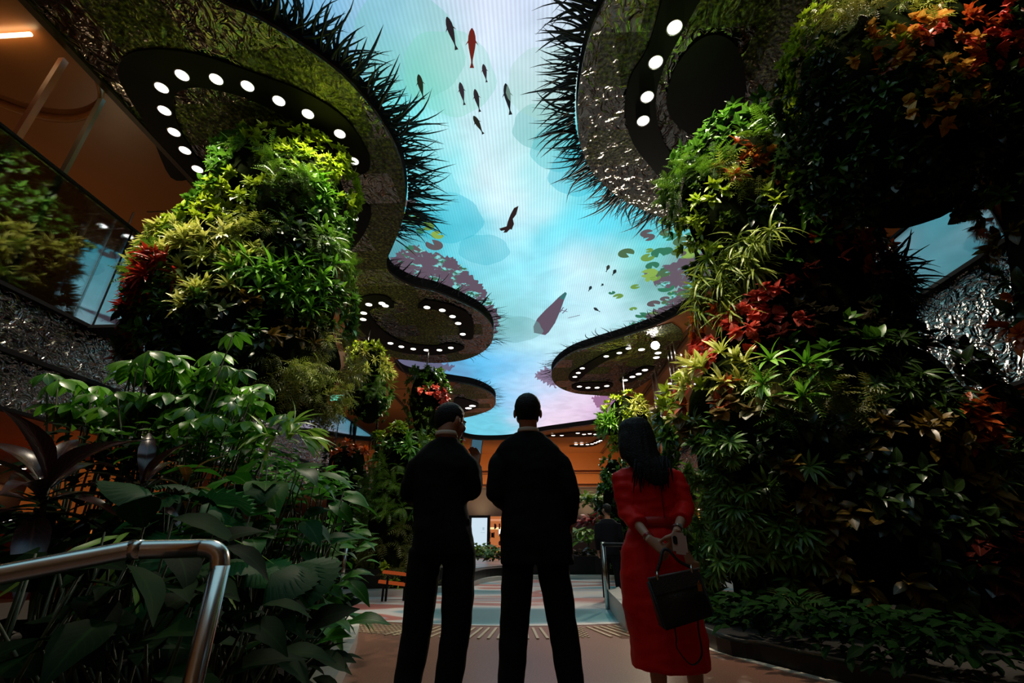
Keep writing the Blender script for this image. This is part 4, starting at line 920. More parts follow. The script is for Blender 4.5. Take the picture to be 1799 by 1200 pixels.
def column(name, label, slices, seeds, dens=9.0, fill=('dark', 'small', 'ovate'), depth_k=.8, rymax=1.6, scale=1.0, back=False, cat='plant column', group=None, hang=None, nfill=14, sc_fn=None):
    """slices: (z, cx, cy, rx); living green column; seeds: (point, species)"""
    sl = sorted(slices); zs = np.array([s[0] for s in sl]); cxs = np.array([s[1] for s in sl]); cys = np.array([s[2] for s in sl]); rxs = np.array([s[3] for s in sl])
    base = (float(cxs.mean()), float(cys.mean()), float(zs[0]))
    t = thing(name, label, cat, base, 0, group)
    bx, by, bz = base
    def surf(z, a):
        cx, cy, rx = np.interp(z, zs, cxs), np.interp(z, zs, cys), np.interp(z, zs, rxs); ry = np.minimum(rx * depth_k, rymax)
        k = 1 + .07 * np.sin(3 * a + z * 1.9) + .05 * np.sin(7 * a - z * 3.1)
        return np.stack([cx + rx * np.sin(a) * k, cy - ry * np.cos(a) * k, z + 0 * a], -1), ry
    # core
    bm = bmesh.new(); nz = max(8, int((zs[-1] - zs[0]) / .18)); R = []
    for i in range(nz + 1):
        z = zs[0] + (zs[-1] - zs[0]) * i / nz; a = np.linspace(0, 2 * np.pi, 37)[:-1]; p, _ = surf(np.full(36, z), a)
        c = np.array([np.interp(z, zs, cxs), np.interp(z, zs, cys), z]); f = .88 if 0 < i < nz else .55
        R.append([bm.verts.new(tuple((q - c) * [f, f, 1] + c - np.array(base))) for q in p])
    for a, b in zip(R, R[1:]):
        for k in range(36): bm.faces.new((a[k], a[(k + 1) % 36], b[(k + 1) % 36], b[k]))
    bm.faces.new(R[0][::-1]); bm.faces.new(R[-1]); obj('core', bm, M_CORE, t, True)
    # rosette positions, area weighted
    per = np.interp(np.linspace(zs[0], zs[-1], 200), zs, rxs); area = per.mean() * (1 + min(depth_k, 1)) / 2 * (zs[-1] - zs[0]) * (2 * np.pi if back else 4.2)
    n = int(area * dens)
    amax = np.pi if back else 2.1
    z = np.interp(RNG.random(n), np.cumsum(per) / per.sum(), np.linspace(zs[0], zs[-1], 200)); a = RNG.uniform(-amax, amax, n)
    P, ry = surf(z, a); rx = np.interp(z, zs, rxs)
    Nn = np.stack([np.sin(a) / rx, -np.cos(a) / ry, np.zeros(n)], 1); e = .15
    dr = (np.interp(z + e, zs, rxs) - np.interp(z - e, zs, rxs)) / (2 * e); Nn /= np.linalg.norm(Nn, axis=1, keepdims=True); Nn[:, 2] = -np.clip(dr, -1.5, 1.5); Nn /= np.linalg.norm(Nn, axis=1, keepdims=True)
    PXY = project(P); front = np.abs(a) < 1.75; sd = []
    for (sx_, sy_), s in seeds:
        q = np.where(front, (PXY[:, 0] - sx_) ** 2 + (PXY[:, 1] - sy_) ** 2, 1e9); sd.append((P[np.argmin(q)], s))
    for _ in range(nfill):
        q = RNG.integers(n); sd.append((P[q], fill[RNG.integers(len(fill))]))
    SPt = np.array([s[0] for s in sd]); PJ = P + RNG.normal(0, .12, P.shape)
    own = np.argmin((((PJ[:, None] - SPt[None]) * [1, .8, 1.35]) ** 2).sum(2), axis=1)
    for si in range(len(sd)):
        ix = np.where(own == si)[0]
        if len(ix) == 0: continue
        s = SP[sd[si][1]]; lv = Leaves(); k = s['n']
        p = np.repeat(P[ix], k, 0); nn = np.repeat(Nn[ix], k, 0); m_ = len(p)
        lift = np.repeat(RNG.uniform(-.05, .22, len(ix)) * scale, k)
        up = np.array([0, 0, 1.0]); T = np.cross(nn, up); T /= np.linalg.norm(T, axis=1, keepdims=True) + 1e-9; B = np.cross(T, nn)
        ph = np.tile(np.arange(k) * 2.399, len(ix)) + np.repeat(RNG.uniform(0, 6.28, len(ix)), k); th = RNG.uniform(*s['sp'], m_)
        d = nn * np.cos(th)[:, None] + (T * np.cos(ph)[:, None] + B * np.sin(ph)[:, None]) * np.sin(th)[:, None]
        d[:, 2] += RNG.uniform(-.35, .25, m_)
        no = nn * .6 + up * .8 + RNG.normal(0, .25, (m_, 3))
        S = s['L'] * scale * RNG.uniform(.6, 1.2, m_) * (sc_fn(p) if sc_fn else 1)
        rn = np.clip(np.repeat(RNG.random(len(ix)), k) * .6 + RNG.random(m_) * .4, 0, 1)
        lv.add(s['t'], p + nn * lift[:, None] - np.array(base), d, no, S, rn)
        o = lv.build(s['name'], s['m'], t)
        if s.get('lab'): o['label'] = s['lab']
    if hang:
        bm = bmesh.new(); add_cyl(bm, (0, 0, 0), (0, 0, hang), .03 if scale < 1.3 else .05, 10); rod = obj('hanging_rod', bm, M_STEEL, t); rod.location = (cxs[-1] - bx, cys[-1] - by, zs[-1] - bz - .1)
    return t
def prof(rows, Y, yf=None):
    out = []
    for (py, l, r) in rows:
        yy = Y if yf is None else yf(py); A, B = at(l, py, y=yy), at(r, py, y=yy); out.append(((A.z + B.z) / 2, (A.x + B.x) / 2, yy, abs(B.x - A.x) / 2))
    return out
def sd(lst, Y=None): return [((a, b), s) for a, b, s in lst]

# ---- big left column
rowsL = [(262, 470, 575), (290, 425, 597), (330, 392, 603), (400, 362, 600), (450, 332, 597), (520, 292, 596), (580, 272, 590), (640, 250, 600), (690, 330, 594), (735, 425, 568)]
column('living_column', 'tall lush green plant column on the left, hanging from the rippled canopy', prof(rowsL, 7.2),
       sd([(430, 330, 'bright'), (400, 370, 'bright'), (470, 360, 'small'), (520, 310, 'fern'), (560, 340, 'lance'), (590, 320, 'bright'), (450, 400, 'fernpale'), (395, 440, 'croton'), (345, 480, 'croton'), (310, 520, 'croton'), (370, 500, 'croton'),
           (500, 420, 'dark'), (540, 440, 'ovate'), (580, 420, 'fern'), (570, 480, 'small'), (470, 495, 'lance'), (500, 510, 'lance'), (530, 500, 'lance'), (460, 550, 'ovate'), (420, 520, 'amber'), (380, 570, 'dark'), (330, 590, 'dark'),
           (430, 610, 'dark'), (290, 560, 'ovate'), (262, 520, 'redgrass'), (250, 565, 'redgrass'), (235, 620, 'dark'), (540, 560, 'small'), (580, 540, 'ovate'), (510, 600, 'amber'), (480, 650, 'olive'), (540, 650, 'fernpale'), (570, 620, 'olive'),
           (500, 700, 'olive'), (460, 720, 'olive'), (300, 640, 'dark'), (380, 660, 'dark'), (560, 390, 'ovate'), (500, 350, 'small')], 6.0), dens=38, fill=('small', 'ovate', 'fern'), rymax=1.5, nfill=8, scale=.8)
# dark neck joining it to the canopy
p0 = at(520, 262, y=7.2)
bm = bmesh.new(); add_stack(bm, [(p0.x, p0.y, p0.z - .3, .75, .6), (p0.x, p0.y, p0.z + .3, .72, .6), (p0.x, p0.y, ZS, .78, .65)], 32, 2); tag(obj('column_neck', bm, mat('neck_dark', (.03, .022, .016, 1), .35, metal=.6), smooth=True), 'dark bronze neck joining the left plant column to the canopy', 'column neck')

# ---- big right column
rowsR = [(215, 1270, 1400), (245, 1232, 1420), (290, 1200, 1445), (340, 1190, 1480), (400, 1196, 1500), (450, 1232, 1524), (520, 1246, 1545), (580, 1258, 1560), (630, 1248, 1590), (665, 1205, 1650), (700, 1190, 1690), (760, 1182, 1740), (830, 1192, 1790),
         (910, 1222, 1830), (1000, 1252, 1860), (1080, 1290, 1860), (1120, 1330, 1850)]
seedR = [(1260, 260, 'ovate'), (1330, 250, 'fern'), (1240, 300, 'fern'), (1290, 320, 'fernpale'), (1340, 285, 'orange'), (1352, 292, 'rust'), (1312, 300, 'rust'), (1375, 320, 'bright'), (1420, 300, 'ovate'), (1215, 350, 'small'), (1290, 360, 'bright'), (1260, 390, 'small'),
         (1440, 345, 'lance'), (1330, 400, 'dark'), (1385, 390, 'ovate'), (1480, 380, 'rust'), (1460, 430, 'rust'), (1500, 440, 'rust'), (1395, 440, 'ovate'), (1245, 440, 'bright'), (1310, 450, 'spider'), (1340, 470, 'spider'), (1255, 490, 'spider'), (1280, 520, 'spider'), (1255, 545, 'spider'),
         (1420, 480, 'burg'), (1470, 500, 'burg'), (1400, 520, 'gloss'), (1450, 540, 'gloss'), (1510, 520, 'dark'), (1550, 500, 'strapdark'), (1335, 510, 'red'), (1330, 545, 'red'), (1310, 570, 'red'), (1275, 590, 'red'), (1330, 600, 'red'), (1300, 610, 'red'), (1262, 625, 'red'), (1240, 570, 'rust'),
         (1380, 590, 'burg'), (1350, 640, 'lance'), (1430, 620, 'ovate'), (1290, 650, 'croton'), (1240, 670, 'croton'), (1330, 660, 'fernpale'), (1210, 690, 'bright'), (1250, 710, 'rust'), (1230, 740, 'pep'), (1290, 730, 'pep'), (1330, 740, 'pep'), (1200, 750, 'ovate'), (1370, 690, 'lance'), (1400, 710, 'fern'),
         (1480, 690, 'olive'), (1530, 660, 'bamdark'), (1220, 800, 'ovate'), (1270, 800, 'bamboo'), (1290, 850, 'bamboo'), (1250, 860, 'bamboo'), (1350, 830, 'bamboo'), (1240, 910, 'bamboo'), (1300, 930, 'bamboo'), (1340, 950, 'bamboo'), (1270, 990, 'bamboo'), (1350, 1020, 'bamdark'), (1420, 1040, 'palm'), (1425, 850, 'amber'),
         (1480, 900, 'amber'), (1440, 780, 'dark'), (1520, 820, 'dark'), (1600, 780, 'amber'), (1650, 800, 'amber'), (1700, 840, 'amber'), (1560, 900, 'dark'), (1500, 1000, 'amber'), (1600, 1000, 'amber'), (1640, 1010, 'dark'), (1700, 930, 'dark'), (1750, 1000, 'burg'), (1580, 1090, 'dark'), (1460, 1090, 'dark'), (1720, 780, 'rust')]
column('living_column', 'massive plant column on the right with red leaves halfway up, widening into dark foliage', prof(rowsR, 6.1), sd(seedR, 4.9), dens=36, scale=.78, fill=('dark', 'small', 'bamdark', 'amber'), depth_k=.6, rymax=1.35, nfill=10)
# ---- rounded hanging cluster, upper right
rowsH = [(5, 1480, 1700), (40, 1420, 1745), (100, 1400, 1755), (170, 1392, 1752), (240, 1398, 1745), (300, 1425, 1738), (350, 1480, 1715), (385, 1540, 1660)]
column('hanging_garden', 'dark rounded hanging plant cluster with orange leaves in the upper right', prof(rowsH, 3.9),
       sd([(1600, 30, 'fernpale'), (1500, 30, 'olive'), (1560, 70, 'orange'), (1580, 110, 'orange'), (1530, 100, 'bright'), (1620, 60, 'orange'), (1650, 100, 'orange'), (1600, 100, 'rust'), (1700, 70, 'red'), (1720, 95, 'rust'), (1690, 40, 'rust'), (1490, 80, 'gloss'), (1500, 60, 'bright'), (1560, 130, 'small'), (1640, 150, 'small'), (1700, 160, 'small'),
           (1620, 215, 'orange'), (1450, 200, 'dark'), (1500, 210, 'ovate'), (1550, 230, 'ovate'), (1430, 160, 'dark'), (1600, 260, 'dark'), (1680, 240, 'gloss'), (1720, 260, 'gloss'), (1480, 280, 'ovate'), (1540, 300, 'dark'), (1620, 320, 'dark'), (1680, 320, 'dark'), (1580, 370, 'gloss'), (1410, 100, 'bright')], 4.0),
       dens=80, fill=('dark', 'small', 'dark'), rymax=.95, scale=.5, cat='hanging plant cluster', nfill=10, hang=1.6)
column('hanging_garden', 'dark green hanging foliage cut by the right frame edge', prof([(80, 1800, 1900), (200, 1772, 1900), (330, 1762, 1900), (450, 1778, 1900), (560, 1785, 1900), (610, 1800, 1880)], 3.5),
       sd([(1780, 220, 'dark'), (1780, 330, 'ovate'), (1785, 440, 'amber'), (1790, 560, 'rust')], 4.0), dens=50, fill=('dark', 'small'), scale=.6, cat='hanging plant cluster', nfill=5, hang=2.6)
# ---- hanging and standing plant pillars further back
column('hanging_planter', 'small hanging plant cluster on a rod, left of the two suited men', prof([(600, 635, 660), (615, 625, 668), (650, 615, 680), (690, 612, 682), (720, 618, 675), (742, 632, 662)], 16),
       sd([(640, 605, 'bright'), (650, 630, 'croton'), (630, 640, 'bright'), (660, 670, 'fern'), (630, 700, 'dark'), (660, 710, 'ovate')], 15.4), dens=26, fill=('ovate', 'small'), scale=.95, depth_k=1, cat='hanging plant', hang=1.0, nfill=5)
column('hanging_planter', 'hanging plant pillar with a red flower cluster directly above the left man', prof([(650, 735, 765), (680, 722, 780), (720, 719, 785), (760, 728, 800), (800, 740, 806), (850, 755, 806)], 18.4),
       sd([(750, 660, 'ovate'), (730, 700, 'small'), (770, 703, 'red'), (775, 712, 'red'), (790, 740, 'burg'), (750, 740, 'small'), (800, 770, 'bright'), (805, 790, 'bright')], 17.7), dens=24, fill=('ovate', 'small'), scale=.95, depth_k=1, cat='hanging plant', hang=1.2, nfill=5)
column('hanging_planter', 'hanging plant cluster directly above and left of the woman in red', prof([(697, 1085, 1110), (712, 1070, 1128), (740, 1062, 1140), (765, 1066, 1144), (790, 1085, 1140)], 21.5),
       sd([(1110, 700, 'bright'), (1120, 720, 'croton'), (1090, 720, 'small'), (1075, 740, 'lance'), (1130, 750, 'croton'), (1100, 745, 'bright')], 20.8), dens=22, fill=('ovate', 'bright'), scale=1.05, depth_k=1, cat='hanging plant', hang=1.6, nfill=4)
column('plant_pillar', 'dark leafy plant pillar standing furthest left behind the near shrubs', prof([(785, 592, 638), (810, 580, 645), (860, 575, 652), (920, 572, 655), (980, 574, 655), (1035, 570, 660)], 12.2),
       sd([(610, 795, 'rust'), (630, 860, 'small'), (600, 850, 'small'), (630, 930, 'bright'), (600, 940, 'dark')], 11.6), dens=30, fill=('small', 'small', 'dark'), scale=.75, depth_k=1, nfill=7)
column('plant_pillar', 'broad leafy plant pillar standing just left of the left man', prof([(748, 690, 722), (775, 672, 738), (820, 662, 745), (870, 648, 745), (930, 640, 750), (990, 645, 755), (1035, 640, 760)], 11.0),
       sd([(700, 760, 'bright'), (720, 750, 'bright'), (690, 800, 'ovate'), (710, 790, 'lance'), (680, 840, 'fern'), (660, 880, 'fern'), (700, 860, 'fern'), (670, 940, 'olive'), (700, 990, 'olive'), (680, 1020, 'bright')], 10.3), dens=30, fill=('olive', 'fern', 'ovate'), scale=.75, depth_k=.9, nfill=6)
column('plant_pillar', 'slim leafy plant pillar right behind the left shoulder of the woman in red', prof([(808, 1068, 1088), (830, 1058, 1098), (880, 1057, 1102), (940, 1060, 1104), (1010, 1060, 1104)], 14.5),
       sd([(1075, 830, 'ovate'), (1070, 860, 'ovate'), (1080, 900, 'dark')], 14.0), dens=26, fill=('ovate', 'small'), scale=.8, depth_k=1, nfill=4)

# ------------------------------------------------------------------ individual shrubs
def shrub(name, label, cat, crown, kind, n, L, m, spread=.5, stems=5, group=None, seed=0, colr=None, sun=None):
    rs = np.random.default_rng(seed + 100); c = np.array(tuple(crown)); base = np.array([c[0] + rs.uniform(-.1, .1), c[1] + rs.uniform(-.1, .1), .06 if c[1] < 9 else .0])
    t = thing(name, label, cat, tuple(base), 0, group); lv = Leaves(); bs = bmesh.new()
    c = c - base
    def stem(a, b, r0, r1):
        a, b = Vector(a), Vector(b); mid = a.lerp(b, .55) + Vector((rs.uniform(-.05, .05), rs.uniform(-.05, .05), .03)); add_tube(bs, [a, mid, b], [r0, (r0 + r1) / 2, r1], 6)
    if kind == 'whorl':        # umbrella plant: stems carrying whorls of leaflets
        for i in range(n):
            o = rs.normal(0, 1, 3) * [spread, spread * .5, spread * .38]; p = c + o
            stem((o[0] * .15, o[1] * .15, 0), p, .014, .007)
            tilt = rs.normal(0, .35, 2); nrm = np.array([tilt[0], tilt[1] - .45, 1.0]); a = rs.uniform(0, 6.28); d = np.array([math.cos(a), math.sin(a), 0])
            lv.add(SCHEFF, p, d[None] * 1.0, nrm[None], L * rs.uniform(.8, 1.2), np.array([rs.random()]))
    elif kind == 'rosette':    # leaves straight from a crown on one cane
        for j in range(stems):
            o = rs.normal(0, 1, 3) * [spread, spread * .5, spread * .3] * (stems > 1); p = c + o; stem((0, 0, 0), p, .022, .014)
            k = n; ph = np.arange(k) * 2.399 + rs.uniform(0, 6); el = np.linspace(1.25, -.15, k) + rs.normal(0, .1, k)
            d = np.stack([np.cos(ph) * np.cos(el), np.sin(ph) * np.cos(el), np.sin(el)], 1)
            lv.add(CORDY, p + np.zeros((k, 3)) - [0, 0, 1] * np.linspace(0, .18, k)[:, None], d, np.tile([0, -.2, 1.0], (k, 1)) - d * .2, L * rs.uniform(.8, 1.15, k), rs.random(k))
    else:                       # petioled leaves: broad / fan / lance tufts
        tpl = {'broad': WIDE, 'fan': FAN, 'heart': HEART, 'lance': LANCE, 'strap': STRAP, 'ovate': OVATE}[kind]
        for j in range(n):
            a = j * 2.399 + rs.uniform(0, .6); rr = spread * math.sqrt((j + .5) / n); h = rs.uniform(-.25, .25) * spread * 1.3
            p = c + np.array([math.cos(a) * rr, math.sin(a) * rr * .8, h + .25 * spread * (1 - rr / spread)])
            if kind in ('broad', 'fan', 'heart'): stem((math.cos(a) * .05, math.sin(a) * .05, max(0, c[2] - .9)), p, .009, .005)
            el = rs.uniform(-.35, .7); d = np.array([math.cos(a) * math.cos(el), math.sin(a) * math.cos(el), math.sin(el)])
            if kind == 'strap' or kind == 'lance': k = 5
            else: k = 1
            for q in range(k):
                dd = d + rs.normal(0, .35, 3) * (k > 1); lv.add(tpl, p, dd[None], np.array([[rs.normal(0, .25), -.3 + rs.normal(0, .25), 1.0]]), L * rs.uniform(.7, 1.2), np.array([rs.random()]))
        if c[2] > .9: stem((0, 0, 0), (0, 0, c[2] - .85), .03, .02)
    if len(bs.verts): obj('stem', bs, mat('stem_green', srgb(60, 66, 30), .6), t, True)
    else: bs.free()
    lv.build('foliage', m, t); return t
G1 = leaf_mat('schefflera_green', (44, 110, 16), (104, 168, 40), (150, 190, 80), rough=.3, trans=.3)
G2 = leaf_mat('broad_green', (26, 84, 16), (66, 136, 30), (110, 160, 70), rough=.42, trans=.3, spec=.15)
G3 = leaf_mat('blue_green', (14, 60, 26), (36, 96, 42), (72, 104, 74), rough=.5, trans=.2, spec=.07)
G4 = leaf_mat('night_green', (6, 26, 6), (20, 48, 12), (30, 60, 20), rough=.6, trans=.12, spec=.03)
G5 = leaf_mat('bright_lance', (110, 170, 40), (180, 210, 90), (214, 226, 140), rough=.35, trans=.3)
PU = leaf_mat('purple_cordyline', (40, 22, 24), (78, 44, 42), (110, 74, 70), rough=.22, trans=.06)
PU2 = leaf_mat('bronze_cordyline', (84, 60, 20), (150, 110, 40), (190, 90, 50), rough=.3)
shr = [
 ('umbrella_plant', 'sunlit umbrella plant with fingered bright green leaves under the left column, topmost shrub', (330, 672, 4.6), 'whorl', 40, .25, G1, .46, 1),
 ('umbrella_plant', 'umbrella plant with fingered leaves reaching over the rippled metal wall on the left', (220, 700, 4.6), 'whorl', 32, .26, G1, .42, 1),
 ('umbrella_plant', 'umbrella plant with round-tipped green leaflets at the right of the umbrella plants', (400, 740, 4.3), 'whorl', 26, .21, G1, .36, 1),
 ('spider_lily', 'bright yellow-green pointed leaves in front of the white glass strip', (500, 765, 4.2), 'lance', 11, .30, G5, .26, 1),
 ('purple_cordyline', 'big dark purple cordyline beside the left frame edge', (85, 850, 2.7), 'rosette', 18, .62, PU, .0, 1),
 ('purple_cordyline', 'smaller purple cordyline beneath the umbrella plants', (250, 850, 3.1), 'rosette', 14, .46, PU, .0, 1),
 ('bronze_cordyline', 'bronze and green upright cordyline between the umbrella plants and the handrail bend', (330, 840, 3.2), 'rosette', 10, .34, PU2, .0, 1),
 ('broad_leaf_plant', 'broad bright green leaf plant in front of the left plant column', (470, 845, 3.5), 'broad', 20, .36, G2, .34, 1),
 ('spathe_plant', 'broad green plant behind the post among the leaves', (555, 885, 3.9), 'broad', 22, .26, G2, .28, 1),
 ('fishtail_palm', 'pleated blue-green fan leaf plant above the handrail', (330, 895, 2.9), 'fan', 10, .26, G3, .32, 1),
 ('fishtail_palm', 'pleated fan leaf plant hanging right of the handrail post', (410, 1010, 2.6), 'fan', 9, .26, G3, .26, 1),
 ('heart_leaf_plant', 'heart leaved green plant right above the handrail bend', (420, 930, 3.0), 'heart', 18, .20, G2, .28, 1),
 ('broad_leaf_plant', 'glossy broad leaf plant right of the handrail post', (500, 950, 3.4), 'broad', 26, .27, G3, .36, 1),
 ('broad_leaf_plant', 'broad leaf plant leaning over the white curb', (540, 1030, 3.9), 'broad', 28, .25, G2, .36, 1),
 ('broad_leaf_plant', 'broad dark leaf plant at the lower end of the white curb', (520, 1110, 3.3), 'broad', 28, .25, G2, .36, 1),
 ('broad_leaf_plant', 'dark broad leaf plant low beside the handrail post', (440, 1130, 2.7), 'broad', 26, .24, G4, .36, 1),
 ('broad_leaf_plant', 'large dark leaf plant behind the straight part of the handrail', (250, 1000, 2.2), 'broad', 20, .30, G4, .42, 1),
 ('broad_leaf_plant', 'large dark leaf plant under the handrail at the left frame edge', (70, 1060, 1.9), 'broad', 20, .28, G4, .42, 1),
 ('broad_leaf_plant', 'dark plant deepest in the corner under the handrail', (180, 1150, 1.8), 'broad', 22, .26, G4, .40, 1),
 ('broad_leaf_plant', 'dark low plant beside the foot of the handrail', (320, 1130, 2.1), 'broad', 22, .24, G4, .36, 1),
 ('strap_leaf_plant', 'single upright strap leaf plant behind the handrail', (255, 960, 2.6), 'strap', 3, .55, G5, .08, 1),
 ('leafy_shrub', 'small mixed green shrub filling the gap under the umbrella plants', (300, 790, 4.2), 'ovate', 70, .17, G1, .48, 1),
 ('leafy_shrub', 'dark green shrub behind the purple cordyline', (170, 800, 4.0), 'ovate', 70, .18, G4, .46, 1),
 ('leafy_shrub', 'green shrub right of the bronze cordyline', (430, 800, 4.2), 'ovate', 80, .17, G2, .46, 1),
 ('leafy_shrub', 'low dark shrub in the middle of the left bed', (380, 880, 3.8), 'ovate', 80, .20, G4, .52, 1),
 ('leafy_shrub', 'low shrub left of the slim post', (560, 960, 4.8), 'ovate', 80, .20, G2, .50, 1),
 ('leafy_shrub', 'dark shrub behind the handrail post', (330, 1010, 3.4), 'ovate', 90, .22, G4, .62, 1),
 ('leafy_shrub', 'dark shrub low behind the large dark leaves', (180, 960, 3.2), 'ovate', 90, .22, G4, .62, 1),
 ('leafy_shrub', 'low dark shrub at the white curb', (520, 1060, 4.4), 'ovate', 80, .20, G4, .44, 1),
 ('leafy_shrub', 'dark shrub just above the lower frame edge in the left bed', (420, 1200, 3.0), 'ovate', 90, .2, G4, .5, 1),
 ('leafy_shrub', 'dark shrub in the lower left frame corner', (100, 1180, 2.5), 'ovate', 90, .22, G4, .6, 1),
 ('leafy_shrub', 'dark ground cover at the black planter wall, beside the handbag', (1330, 1075, 4.9), 'ovate', 150, .13, G4, .36, 1),
 ('leafy_shrub', 'dark ground cover along the black planter wall, second from the handbag', (1410, 1090, 4.5), 'ovate', 150, .13, G4, .38, 1),
 ('leafy_shrub', 'dark ground cover along the black planter wall, third from the handbag', (1500, 1110, 4.1), 'ovate', 150, .13, G4, .38, 1),
 ('leafy_shrub', 'dark ground cover along the black planter wall, fourth from the handbag', (1600, 1130, 3.8), 'ovate', 150, .13, G4, .38, 1),
 ('leafy_shrub', 'dark ground cover along the black planter wall, last before the frame corner', (1710, 1145, 3.6), 'ovate', 150, .13, G4, .40, 1),
 ('leafy_shrub', 'green shrub in the shade directly under the sunlit umbrella plant', (250, 745, 4.9), 'ovate', 170, .15, G1, .5, 1),
 ('leafy_shrub', 'leafy green shrub between umbrella plants and bronze cordyline', (350, 770, 4.9), 'ovate', 170, .15, G2, .5, 1),
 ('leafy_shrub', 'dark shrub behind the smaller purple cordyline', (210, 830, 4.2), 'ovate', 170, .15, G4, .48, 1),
 ('leafy_shrub', 'green shrub behind the bright pointed leaves', (470, 850, 4.9), 'ovate', 170, .15, G2, .48, 1),
 ('leafy_shrub', 'green shrub under the white glass strip', (540, 850, 5.4), 'ovate', 150, .16, G2, .42, 1),
 ('leafy_shrub', 'low green shrub between handrail bend and white curb', (470, 1000, 4.2), 'ovate', 160, .16, G2, .5, 1),
 ('leafy_shrub', 'dark shrub under the purple cordyline', (60, 960, 3.2), 'ovate', 90, .22, G4, .55, 1),
]
for k, (nm, lab, (px, py, Y), kind, n, Lf, m, spd, st) in enumerate(shr):
    shrub(nm, lab, nm.replace('_', ' ').replace('leafy ', ''), at(px, py, y=Y), kind, n, Lf, m, spd, st, seed=k)
# distant beds beyond the men
B1 = leaf_mat('bed_green', (60, 110, 24), (130, 160, 50)); B2 = leaf_mat('bed_red', (110, 20, 24), (170, 50, 50))
for k, (lab, px, py, Y, n, L_, m, s_) in enumerate([
    ('bushy bright green shrub right of the middle man, top of the far bed', 1028, 880, 17.5, 150, .35, B1, .55), ('red leaved shrub right of the middle man', 1040, 915, 16.5, 60, .3, B2, .35), ('green shrub low beside the right steel post', 1035, 945, 16, 130, .34, B1, .6),
    ('low green shrub behind the right suited man, at knee height', 1015, 978, 16.5, 110, .3, leaf_mat('bed_olive', (60, 66, 24), (104, 100, 44)), .5), ('green hedge plant below the white advertising screen', 840, 972, 19, 160, .3, B1, .7), ('green hedge plant below the orange shop front', 872, 978, 19.5, 110, .3, leaf_mat('bed_olive', (60, 66, 24), (104, 100, 44)), .5),
    ('sparse shrub behind the black suited passer-by', 1070, 905, 17, 90, .3, B1, .5), ('green shrub at the foot of the right column behind the handbag', 1235, 1000, 6.6, 120, .2, leaf_mat('bamboo_dark', (0,0,0), (0,0,0)), .35),
    ('low shrub seen between the legs of the left man', 735, 985, 16, 90, .3, B1, .5)]):
    shrub('leafy_shrub', lab, 'shrub', at(px, py, y=Y), 'ovate', n, L_, m, s_, 1, seed=60 + k)
# ------------------------------------------------------------------ people
SKIN = mat('skin', srgb(176, 122, 96), .5); SKIN2 = mat('skin_light', srgb(196, 150, 124), .5)
SUIT = mat('suit_black', (.0085, .0085, .009, 1), .95, spec=.15, bump=.15, bump_scale=300); SHIRT = mat('shirt_white', srgb(214, 196, 178), .7)
HAIR = mat('hair_black', (.005, .0045, .0045, 1), .6, spec=.25, bump=.5, bump_scale=120); SHOE = mat('shoe_black', (.01, .01, .01, 1), .25)
RED = mat('dress_red', srgb(232, 16, 12), .62, spec=.25, bump=.25, bump_scale=9)
def head_parts(bm, c, yaw, pitch, s=1.0, ears=True):
    R = Matrix.Rotation(yaw, 4, 'Z') @ Matrix.Rotation(pitch, 4, 'X')
    def B(p, r, sub=3): q = R @ Vector(p); add_ball(bm, Vector(c) + q * s, [v * s for v in r], R, sub)
    B((0, -.008, .03), (.076, .093, .085)); B((0, .03, -.035), (.062, .062, .075)); B((0, .058, -.088), (.030, .028, .022)); B((0, .088, .022), (.046, .016, .012))
    B((0, .100, -.022), (.012, .018, .020)); B((0, .096, 0.0), (.008, .012, .026)); B((0, .088, -.058), (.024, .010, .008)); B((0, .085, -.068), (.020, .010, .008))
    for s_ in (-1, 1):
        B((s_ * .05, .055, -.03), (.022, .03, .03))
        if ears: B((s_ * .081, -.004, -.008), (.010, .020, .031))
    return R
def eyes(c, R, parent, s=1.0):
    for s_ in (-1, 1):
        bm = bmesh.new(); q = Vector(c) + (R @ Vector((s_ * .031, .078, .004))) * s; add_ball(bm, q, (.013,) * 3); obj('eye', bm, mat('eye_white', (.7, .68, .65, 1), .2), parent, True)
        bm = bmesh.new(); q = Vector(c) + (R @ Vector((s_ * .031, .0895, .004))) * s; add_ball(bm, q, (.005,) * 3, None, 2); obj('iris', bm, mat('iris_brown', (.03, .015, .008, 1), .2), parent, True)
